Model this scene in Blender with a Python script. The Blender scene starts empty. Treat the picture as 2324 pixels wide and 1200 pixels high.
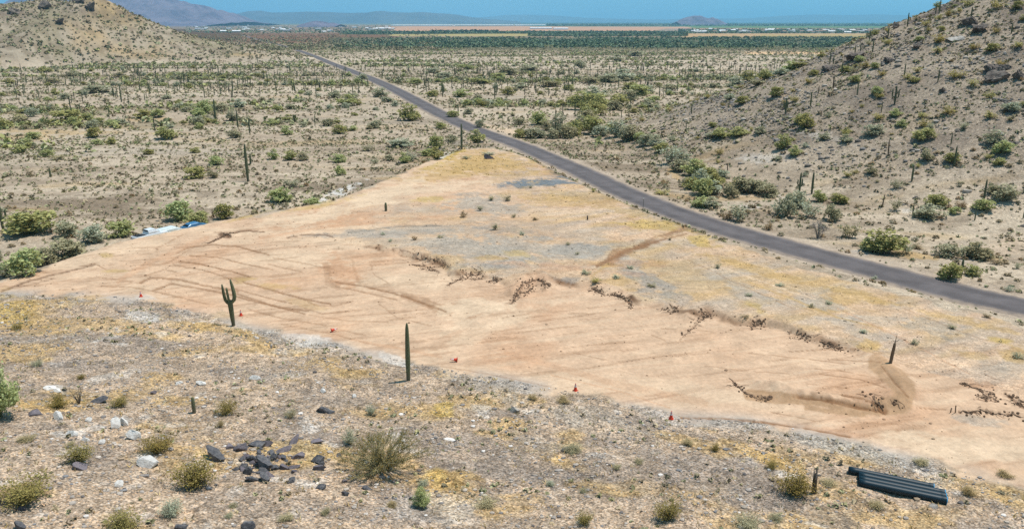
import bpy, math, random
import numpy as np
from mathutils import Vector, Matrix
R = math.radians
random.seed(7)
rng = np.random.default_rng(11)
scene = bpy.context.scene
col = scene.collection

# ------------------------------------------------------------------ camera
# All photo measurements are in pixels of a 2324 x 1200 frame.
HAZE = 4.6e-5
FOC, CU, CV = 1808.0, 1162.0, 600.0
CAMZ = 32.0
PITCH = math.atan(551.0 / FOC)
cp, sp = math.cos(PITCH), math.sin(PITCH)

def ray(u, v):
    a = (np.asarray(u, float) - CU) / FOC
    b = (np.asarray(v, float) - CV) / FOC
    return a, cp - b * sp, -sp - b * cp          # dx, dy, dz

def project(x, y, z):
    z = z - CAMZ
    d = np.maximum(y * cp - z * sp, 1e-3)
    return CU + FOC * x / d, CV - FOC * (y * sp + z * cp) / d, d

# ------------------------------------------------------------------ value noise
def _hash(i, j, s):
    h = (i * 374761393 + j * 668265263 + s * 2147483647) & 0xFFFFFFFF
    h = ((h ^ (h >> 13)) * 1274126177) & 0xFFFFFFFF
    return ((h ^ (h >> 16)) & 0xFFFF) / 65535.0

def vnoise(x, y, s=0):
    x = np.asarray(x, float); y = np.asarray(y, float)
    xi = np.floor(x).astype(np.int64); yi = np.floor(y).astype(np.int64)
    fx = x - xi; fy = y - yi
    fx = fx * fx * (3 - 2 * fx); fy = fy * fy * (3 - 2 * fy)
    a = _hash(xi, yi, s); b = _hash(xi + 1, yi, s)
    c = _hash(xi, yi + 1, s); d = _hash(xi + 1, yi + 1, s)
    return (a * (1 - fx) + b * fx) * (1 - fy) + (c * (1 - fx) + d * fx) * fy

def fbm(x, y, o=4, s=0):
    t = 0; a = .5; n = 0
    for k in range(o):
        t = t + a * vnoise(x, y, s + k * 17); n += a
        c_, s_ = .8, .6
        x, y = (x * c_ - y * s_) * 2.03 + 5.1, (x * s_ + y * c_) * 2.03 + 1.7
        a *= .5
    return t / n                                  # 0..1

def ss(e0, e1, x):
    t = np.clip((x - e0) / (e1 - e0), 0, 1)
    return t * t * (3 - 2 * t)

# ------------------------------------------------------------------ terrain
def plain_z(x, y):
    r = np.hypot(x, y)
    return np.interp(r, [0, 60, 300, 900, 3000, 90000], [-2.2, -2.2, -6.2, -11, -15, -16])

def pad_plane(x, y):
    return -0.016 * (np.clip(y, 0, 400) - 60)

def at_plane(u, v, f):
    dx, dy, dz = ray(u, v)
    t = 100.0
    for _ in range(60):
        z = f(dx * t, dy * t)
        t = (z - CAMZ) / dz
    return dx * t, dy * t

# pad outline (photo pixels put down on the pad's own plane)
PAD_BACK = [(-420, 760), (-150, 690), (0, 640), (120, 598), (270, 550), (420, 518), (560, 488), (760, 455), (880, 408), (980, 364),
            (1060, 337), (1110, 334)]
PAD_ROAD = [(1180, 352), (1240, 385), (1330, 425), (1560, 528), (2000, 658), (2324, 742), (2700, 850)]
PAD_FRONT = [(2700, 1230), (2324, 1118), (2200, 1080), (1850, 992), (1700, 962), (1540, 950), (1306, 895), (1120, 862), (930, 826), (740, 778), (640, 762),
             (560, 742), (450, 712), (330, 684), (180, 668), (0, 668), (-420, 790)]
PAD = np.array([at_plane(u, v, pad_plane) for u, v in PAD_BACK + PAD_ROAD + PAD_FRONT])
FRONT = np.array([at_plane(u, v, pad_plane) for u, v in [(3600, 1500)] + PAD_FRONT + [(-1500, 1050)]])

def seg_dist(x, y, P, closed=False):
    d2 = np.full(np.shape(x), 1e18)
    n = len(P)
    for i in range(n if closed else n - 1):
        ax, ay = P[i]; bx, by = P[(i + 1) % n]
        ex, ey = bx - ax, by - ay
        t = np.clip(((x - ax) * ex + (y - ay) * ey) / (ex * ex + ey * ey + 1e-12), 0, 1)
        d2 = np.minimum(d2, (x - ax - t * ex) ** 2 + (y - ay - t * ey) ** 2)
    return np.sqrt(d2)

def inside(x, y, P):
    r = np.zeros(np.shape(x), bool)
    n = len(P)
    for i in range(n):
        ax, ay = P[i]; bx, by = P[(i + 1) % n]
        if ay == by: continue
        c = ((ay > y) != (by > y)) & (x < (bx - ax) * (y - ay) / (by - ay) + ax)
        r ^= c
    return r

FX, FY = FRONT[::-1, 0], FRONT[::-1, 1]            # front edge as y(x)
RH = dict(cx=192.4, cy=264.4, A=70., R=164., p=1.32)
# the hill on the left: crest line measured off the photo, 1010 m away
LH_Y = 1010.
_lu = np.array([-900, -600, -300, -60, 0, 60, 100, 165, 200, 235, 270, 330, 400, 470, 560, 640, 740], float)
_lv = np.array([120, 60, 0, 25, 12, 1, -6, 2, -5, 0, 22, 45, 73, 92, 108, 124, 140], float)
_dx, _dy, _dz = ray(_lu, _lv)
LHX = _dx / _dy * LH_Y
LHH = np.maximum(CAMZ + _dz / _dy * LH_Y + 11.2, 0)
LHH[-1] = 0

def hill(x, y, H):
    d = np.hypot(x - H['cx'], y - H['cy'])
    return H['A'] * np.clip(1 - d / H['R'], 0, 1) ** H['p']

def hills(x, y):
    r = hill(x, y, RH)
    P = np.interp(x, LHX, LHH, left=0, right=0)
    W = 55 + P * 2.6
    t = np.clip(1 - np.abs(y - LH_Y) / W, 0, 1)
    return r, P * (1 - (1 - t) ** 1.25)

def height0(x, y, fine=True):
    x = np.asarray(x, float); y = np.asarray(y, float)
    r = np.hypot(x, y)
    zp = plain_z(x, y)
    near = ss(1500, 300, r)
    zp = zp + near * (fbm(x / 60, y / 22, 3, 3) - .5) * 1.6
    rh, lh = hills(x, y)
    if fine:
        rough = (fbm(x / 26, y / 26, 5, 9) - .5)
        ridge = 1 - np.abs(2 * fbm(x / 55 + 3, y / 55, 4, 21) - 1)
        rh = rh + ss(1, 30, rh) * (rough * 4 + (ridge - .7) * 3.5)
        rough2 = (fbm(x / 70, y / 70, 5, 31) - .5)
        lh = lh + ss(2, 40, lh) * (rough2 * 9 + (fbm(x / 18, y / 18, 3, 35) - .5) * 4)
    z = zp + rh + lh
    # graded pad
    m = (r < 420) & (y > 0)
    if np.any(m):
        xm, ym = x[m], y[m]
        d = seg_dist(xm, ym, PAD, True)
        ins = inside(xm, ym, PAD)
        sd = np.where(ins, -d, d)
        zpad = pad_plane(xm, ym)
        if fine:
            zpad = zpad + pad_relief(xm, ym)
        # outside: narrow bank on the back, gentle shoulder to the road, slope up to the front
        left = ss(30, -25, xm - np.interp(ym, [60, 230], [0, 0]))
        wid = 3.0 + 9.0 * (1 - left)
        k = ss(0, 1, 1 - sd / wid)
        zz = z[m] * (1 - k) + zpad * k
        # foreground hillside, camera side of the front edge
        fe = np.interp(xm, FX, FY)
        df = np.maximum(fe - ym, 0) * .92
        up = .055 * df + .0022 * df ** 2
        up = np.minimum(up, 11 + .0 * df)
        n = (fbm(xm / 9, ym / 9, 4, 41) - .45) * 1.3 + (fbm(xm / 2.2, ym / 2.2, 3, 43) - .5) * .35
        zf = pad_plane(xm, np.maximum(fe, ym)) + up + n * ss(0, 5, df)
        kf = ss(-.1, 1.5, fe - ym)
        zz = zz * (1 - kf) + zf * kf
        z = z.copy(); z[m] = zz
    return z

def plane_line(pts):
    return np.array([at_plane(u, v, pad_plane) for u, v in pts])

MOUNDS = [   # pushed-up spoil: (crest line, height, half width)
    (plane_line([(1735, 880), (1800, 900), (1880, 916), (1960, 924), (2025, 918)]), .75, 1.0),
    (plane_line([(2030, 915), (2062, 890), (2046, 865), (2005, 830), (1985, 815)]), .5, 1.3),
    (plane_line([(950, 588), (985, 592), (1015, 600)]), .5, .9),
    (plane_line([(1040, 628), (1070, 617), (1098, 614)]), .5, .9),
    (plane_line([(1165, 670), (1185, 645), (1225, 634), (1240, 650)]), .7, 1.1),
    (plane_line([(1350, 656), (1400, 668), (1435, 690)]), .4, .8),
    (plane_line([(1560, 722), (1612, 708)]), .4, .8),
    (plane_line([(2170, 935), (2240, 936), (2330, 945)]), .35, .7),
]

# the scraped basin: its scalloped upper bank, where the blade stopped
BANK = plane_line([(700, 560), (800, 556), (885, 566), (940, 590), (1000, 598), (1030, 640), (1075, 620), (1110, 634), (1160, 652), (1195, 637), (1240, 640), (1290, 655), (1345, 652), (1395, 666), (1440, 694), (1520, 698), (1560, 724), (1620, 712), (1680, 742), (1735, 735),
                   (1800, 756), (1900, 788), (1975, 806)])
def _chaikin(P, n=2):
    for _ in range(n):
        Q = np.empty((2 * len(P), 2)); Q[0] = P[0]; Q[-1] = P[-1]
        Q[1:-1:2] = .75 * P[:-1] + .25 * P[1:]; Q[2::2] = .25 * P[:-1] + .75 * P[1:]
        P = Q
    return P
BANK = _chaikin(BANK)
BASIN = np.vstack([BANK, plane_line([(2080, 842), (2200, 868), (2330, 915), (2700, 1010), (2700, 1230), (2300, 1110), (1500, 1000), (700, 820), (400, 640)])])
def bank_side(x, y):
    """signed distance to the bank: positive on the scraped, camera side; and how far along it"""
    d = np.full(np.shape(x), 1e9); e = np.zeros(np.shape(x)); n = len(BANK)
    for i in range(n - 1):
        ax, ay = BANK[i]; bx, by = BANK[i + 1]; ex, ey = bx - ax, by - ay
        tc = np.clip(((x - ax) * ex + (y - ay) * ey) / (ex * ex + ey * ey), 0, 1)
        q = np.hypot(x - ax - tc * ex, y - ay - tc * ey); k = q < d
        d = np.where(k, q, d); e = np.where(k, (i + tc) / (n - 1), e)
    return np.where(inside(x, y, BASIN), d, -d), e

def pad_relief(x, y):
    n = (fbm(x / 14, y / 14, 3, 51) - .5) * .5
    n = n + (fbm((x + .35 * y) / 9, (y - .35 * x) / 1.3, 3, 53) - .5) * .14
    bs, be = bank_side(x, y)
    bs = bs + (fbm(x / 3.2, y / 2.4, 4, 63) - .5) * 3.2
    n = n + .55 * ss(0, .16, be) * ss(1.0, .93, be) * (ss(.5, -.5, bs) * ss(-16, -3, bs) - .0) * (.5 + fbm(x / 6, y / 6, 3, 65))
    for P, h, w in MOUNDS:
        x0, y0 = P.min(0) - 4; x1, y1 = P.max(0) + 4
        m = (x > x0) & (x < x1) & (y > y0) & (y < y1)
        if np.any(m):
            d = seg_dist(x[m], y[m], P)
            q = h * np.exp(-(d / w) ** 2) * (.55 + .9 * fbm(x[m] / 1.1, y[m] / 1.1, 3, 61))
            n = n.copy(); n[m] += q
    return n

# the road: centre line read off the photo, laid on the land, then smoothed
ROAD_PX = [(2324, 696), (2200, 671), (2000, 619), (1800, 565), (1600, 507), (1480, 462), (1400, 430), (1317, 389),
           (1250, 361), (1183, 331), (1116, 309), (1048, 283), (981, 249), (931, 223), (890, 201), (840, 178), (790, 159), (740, 139),
           (700, 123), (655, 108), (620, 99), (584, 90), (548, 80)]

def cast0(u, v, f):
    ts = np.geomspace(18, 9000, 900)
    dx, dy, dz = ray(u, v)
    Z = CAMZ + dz * ts
    H = f(dx * ts, dy * ts)
    i = int(np.argmax(Z < H))
    return dx * ts[i], dy * ts[i]

def _flat(x, y):
    return plain_z(x, y) + .25
_rp = np.array([cast0(u, v, _flat) for u, v in ROAD_PX])
_e = (_rp[0] - _rp[1]) / np.linalg.norm(_rp[0] - _rp[1])
_rp = np.vstack([_rp[0] + _e * 90, _rp[0] + _e * 30, _rp])

def spline(P, n):
    P = np.asarray(P, float)
    s = np.concatenate([[0], np.cumsum(np.linalg.norm(np.diff(P, axis=0), axis=1) ** .5)])
    out = []
    Q = np.vstack([2 * P[0] - P[1], P, 2 * P[-1] - P[-2]])
    for i in range(len(P) - 1):
        t = np.linspace(0, 1, n, endpoint=False)[:, None]
        p0, p1, p2, p3 = Q[i:i + 4]
        out.append(.5 * (2 * p1 + (p2 - p0) * t + (2 * p0 - 5 * p1 + 4 * p2 - p3) * t ** 2 + (3 * p1 - p0 - 3 * p2 + p3) * t ** 3))
    return np.vstack(out + [P[-1:]])

ROAD = spline(_rp, 10)
for _ in range(12):
    ROAD[1:-1] = (ROAD[:-2] + 2 * ROAD[1:-1] + ROAD[2:]) / 4
ROADZ = plain_z(ROAD[:, 0], ROAD[:, 1]) + .25

def road_near(x, y):
    """distance to the road's centre line and the road's level there"""
    d = np.full(np.shape(x), 1e9); z = np.zeros(np.shape(x))
    for i in range(len(ROAD) - 1):
        ax, ay = ROAD[i]; bx, by = ROAD[i + 1]
        ex, ey = bx - ax, by - ay
        t = np.clip(((x - ax) * ex + (y - ay) * ey) / (ex * ex + ey * ey + 1e-12), 0, 1)
        q = np.hypot(x - ax - t * ex, y - ay - t * ey)
        k = q < d
        d = np.where(k, q, d); z = np.where(k, ROADZ[i] + t * (ROADZ[i + 1] - ROADZ[i]), z)
    return d, z

_RX0, _RY0 = ROAD.min(0) - 14; _RX1, _RY1 = ROAD.max(0) + 14
def height(x, y, fine=True):
    x = np.asarray(x, float); y = np.asarray(y, float)
    z = height0(x, y, fine)
    m = (y > _RY0) & (y < _RY1) & (x > _RX0) & (x < _RX1)
    if np.any(m):
        # coarse cull: only points near the line
        xm, ym = x[m], y[m]
        xr = np.interp(ym, ROAD[::-1, 1][np.argsort(ROAD[::-1, 1])], ROAD[::-1, 0][np.argsort(ROAD[::-1, 1])])
        c = np.abs(xm - xr) < 40
        if np.any(c):
            d, rz = road_near(xm[c], ym[c])
            k = ss(11, 3.2, d)
            zm = z[m]
            zc = zm[c]
            zm[c] = zc * (1 - k) + (rz - .1) * k
            z = z.copy(); z[m] = zm
    return z

def hgt(x, y):
    return float(height(np.array([x], float), np.array([y], float))[0])

def cast(u, v, tmax=4000.0):
    """Where the photo's line of sight through (u, v) meets the ground (arrays)."""
    u = np.atleast_1d(np.asarray(u, float)); v = np.atleast_1d(np.asarray(v, float))
    dx, dy, dz = ray(u, v)
    ts = np.geomspace(18, tmax, 420)
    X = dx[:, None] * ts; Y = dy[:, None] * ts; Z = CAMZ + dz[:, None] * ts
    H = height(X.ravel(), Y.ravel()).reshape(X.shape)
    below = Z < H
    i = np.argmax(below, 1)
    hit = below.any(1)
    i = np.clip(i, 1, len(ts) - 1)
    k = np.arange(len(u))
    lo, hi = ts[i - 1], ts[i]
    for _ in range(14):
        mid = (lo + hi) / 2
        b = CAMZ + dz * mid < height(dx * mid, dy * mid)
        hi = np.where(b, mid, hi); lo = np.where(b, lo, mid)
    t = (lo + hi) / 2
    x, y = dx * t, dy * t
    return x, y, height(x, y), hit
# ------------------------------------------------------------------ helpers
def lin(r, g, b):
    c = np.array([r, g, b], float) / 255
    return np.where(c <= .04045, c / 12.92, ((c + .055) / 1.055) ** 2.4)

KLIT = 1.30                                       # what full sun makes of an albedo here
def T(r, g, b):
    return lin(r, g, b) / KLIT

def tag(o, label=None, cat=None, group=None, kind=None):
    if label: o['label'] = label
    if cat: o['category'] = cat
    if group: o['group'] = group
    if kind: o['kind'] = kind
    return o

def mesh_np(name, V, F, mats=(), smooth=False, fcol=None, midx=None, vcol=None):
    """V (n,3); F (m,k) of one polygon size"""
    V = np.ascontiguousarray(V, np.float32); F = np.ascontiguousarray(F, np.int32)
    me = bpy.data.meshes.new(name)
    n, k = F.shape
    me.vertices.add(len(V)); me.vertices.foreach_set('co', V.ravel())
    me.loops.add(n * k); me.loops.foreach_set('vertex_index', F.ravel())
    me.polygons.add(n); me.polygons.foreach_set('loop_start', np.arange(0, n * k, k, dtype=np.int32))
    me.polygons.foreach_set('loop_total', np.full(n, k, np.int32))
    me.polygons.foreach_set('use_smooth', np.full(n, smooth, bool))
    if midx is not None: me.polygons.foreach_set('material_index', np.ascontiguousarray(midx, np.int32))
    for m in mats: me.materials.append(m)
    me.update(calc_edges=True)
    if fcol is not None:
        a = me.attributes.new('tone', 'FLOAT_COLOR', 'FACE')
        a.data.foreach_set('color', np.hstack([fcol, np.ones((n, 1))]).astype(np.float32).ravel())
    if vcol is not None:
        a = me.attributes.new('tone', 'FLOAT_COLOR', 'POINT')
        a.data.foreach_set('color', np.hstack([vcol, np.ones((len(V), 1))]).astype(np.float32).ravel())
    return me

def link(name, me, parent=None, loc=None, rotz=0, scale=None):
    o = bpy.data.objects.new(name, me); col.objects.link(o)
    if parent is not None: o.parent = parent
    if loc is not None: o.location = loc
    if rotz: o.rotation_euler = (0, 0, rotz)
    if scale is not None: o.scale = (scale,) * 3 if np.isscalar(scale) else scale
    return o

def empty(name, loc, rotz=0, scale=1.0):
    o = bpy.data.objects.new(name, None); col.objects.link(o)
    o.empty_display_size = .3
    o.location = loc; o.rotation_euler = (0, 0, rotz)
    o.scale = (scale,) * 3 if np.isscalar(scale) else scale
    return o

class NT:
    def __init__(s, name, rough=.9):
        s.m = bpy.data.materials.new(name); s.m.use_nodes = True
        s.t = s.m.node_tree; s.n = s.t.nodes; s.l = s.t.links
        s.b = s.n['Principled BSDF']; s.b.inputs['Roughness'].default_value = rough
        s.b.inputs['Specular IOR Level'].default_value = .25
    def add(s, typ, **kw):
        n = s.n.new(typ)
        for k, v in kw.items():
            if k in n.inputs: n.inputs[k].default_value = v
            else: setattr(n, k, v)
        return n
    def ln(s, a, b): s.l.new(a, b)
    def noise(s, scale, detail=4, rough=.55, vec=None, dist=0):
        n = s.add('ShaderNodeTexNoise'); n.inputs['Scale'].default_value = scale; n.inputs['Detail'].default_value = detail
        n.inputs['Roughness'].default_value = rough; n.inputs['Distortion'].default_value = dist
        if vec is not None: s.ln(vec, n.inputs['Vector'])
        return n.outputs['Fac']
    def math(s, op, a, b=None, c=None):
        n = s.add('ShaderNodeMath', operation=op)
        for i, v in enumerate((a, b, c)):
            if v is None: continue
            if isinstance(v, (int, float)): n.inputs[i].default_value = v
            else: s.ln(v, n.inputs[i])
        return n.outputs[0]
    def mapr(s, f, a, b, c, d):
        n = s.add('ShaderNodeMapRange')
        s.ln(f, n.inputs[0])
        for i, v in enumerate((a, b, c, d)): n.inputs[i + 1].default_value = v
        return n.outputs[0]
    def ramp(s, f, stops):
        n = s.add('ShaderNodeValToRGB'); e = n.color_ramp.elements
        while len(e) < len(stops): e.new(.5)
        for q, (p, c) in zip(e, stops): q.position = p; q.color = (*c, 1)
        s.ln(f, n.inputs[0]); return n.outputs[0]
    def mix(s, f, a, b, mode='MIX'):
        n = s.add('ShaderNodeMix', data_type='RGBA', blend_type=mode)
        for i, v in ((0, f), (6, a), (7, b)):
            if isinstance(v, (int, float)): n.inputs[i].default_value = v
            elif isinstance(v, (tuple, list, np.ndarray)): n.inputs[i].default_value = (*v[:3], 1)
            else: s.ln(v, n.inputs[i])
        return n.outputs[2]
    def scale_col(s, c, f):
        n = s.add('ShaderNodeVectorMath', operation='SCALE')
        if isinstance(c, (tuple, list, np.ndarray)): n.inputs[0].default_value = tuple(c[:3])
        else: s.ln(c, n.inputs[0])
        s.ln(f, n.inputs['Scale']); return n.outputs[0]
    def bump(s, h, strength, dist):
        n = s.add('ShaderNodeBump'); n.inputs['Strength'].default_value = strength; n.inputs['Distance'].default_value = dist
        s.ln(h, n.inputs['Height']); s.ln(n.outputs[0], s.b.inputs['Normal']); return n
    def color(s, c):
        if isinstance(c, (tuple, list, np.ndarray)): s.b.inputs['Base Color'].default_value = (*c[:3], 1)
        else: s.ln(c, s.b.inputs['Base Color'])
    def attr(s, name, out='Color'):
        n = s.add('ShaderNodeAttribute'); n.attribute_name = name; return n.outputs[out]

def plain_mat(name, c, rough=.7, metal=0, noise=None, amt=.25, spec=.3):
    k = NT(name, rough)
    k.b.inputs['Metallic'].default_value = metal; k.b.inputs['Specular IOR Level'].default_value = spec
    if noise:
        tc = k.add('ShaderNodeTexCoord').outputs['Object']
        f = k.mapr(k.noise(noise, 5, .6, tc), .25, .75, 1 - amt, 1 + amt)
        k.color(k.scale_col(c, f))
    else: k.color(c)
    return k.m

# ------------------------------------------------------------------ soil material
def soil_material(name, grit_scale=8.5):
    k = NT(name, .95); k.b.inputs['Specular IOR Level'].default_value = .1
    geo = k.add('ShaderNodeNewGeometry').outputs['Position']
    base = k.attr('tone'); grit = k.attr('grit', 'Fac')
    n1 = k.noise(.35, 8, .62, geo); n2 = k.noise(2.3, 6, .65, geo); n3 = k.noise(.045, 5, .6, geo)
    v = k.add('ShaderNodeTexVoronoi'); v.inputs['Scale'].default_value = grit_scale; v.inputs['Randomness'].default_value = 1
    k.ln(geo, v.inputs['Vector'])
    v2 = k.add('ShaderNodeTexVoronoi'); v2.inputs['Scale'].default_value = 1.7
    k.ln(geo, v2.inputs['Vector'])
    sep = k.add('ShaderNodeSeparateColor'); k.ln(v.outputs['Color'], sep.inputs[0])
    sep2 = k.add('ShaderNodeSeparateColor'); k.ln(v2.outputs['Color'], sep2.inputs[0])
    # stones: each cell its own brightness, the joints between them darker
    st = k.mapr(sep.outputs[0], 0, 1, .42, 1.62)
    st2 = k.mapr(sep2.outputs[1], 0, 1, .72, 1.3)
    j = k.mapr(v.outputs['Distance'], .0, .62, 1.1, .78)
    st = k.math('MULTIPLY', k.math('MULTIPLY', st, st2), j)
    one = k.math('SUBTRACT', 1.0, grit)
    spk = k.math('ADD', k.math('MULTIPLY', st, grit), one)
    f = k.math('MULTIPLY', k.mapr(n1, .25, .75, .8, 1.2), k.mapr(n2, .25, .75, .82, 1.18))
    f = k.math('MULTIPLY', f, k.mapr(n3, .3, .7, .95, 1.05))
    f = k.math('MULTIPLY', f, spk)
    c = k.scale_col(base, f)
    # some stones warmer, some bluish
    tint = k.ramp(sep.outputs[2], [(0, (.92, .97, 1.05)), (.35, (1, 1, 1)), (.7, (1, 1, 1)), (1, (1.12, .98, .84))])
    c2 = k.mix(1.0, c, tint, 'MULTIPLY')
    c = k.mix(grit, c, c2)
    k.color(c)
    h = k.math('ADD', k.math('MULTIPLY', n2, .5), k.math('MULTIPLY', k.math('MULTIPLY', sep.outputs[0], grit), .35))
    h = k.math('ADD', h, k.math('MULTIPLY', n1, .8))
    k.bump(h, .5, .12)
    return k.m

M_SOIL = soil_material('desert_soil')

# ------------------------------------------------------------------ painting of the soil (stains, darker banks, gravel and dead grass)
C_PAD = T(219, 184, 153); C_PADL = T(230, 201, 170); C_STAIN = T(152, 113, 82); C_CLOD = T(98, 64, 42)
C_GREY = T(182, 171, 157); C_BLUE = T(150, 149, 145); C_OCHRE = T(200, 165, 108); C_YEL = T(202, 171, 100)
C_RED = T(206, 158, 122); C_WHITE = T(224, 218, 210)
C_PLAIN = T(190, 170, 147); C_PLAIN2 = T(150, 132, 112); C_PLAIN3 = T(212, 193, 169)
C_FORE = T(188, 165, 142); C_FOREG = T(158, 143, 130); C_FOREP = T(206, 179, 152)

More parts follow.
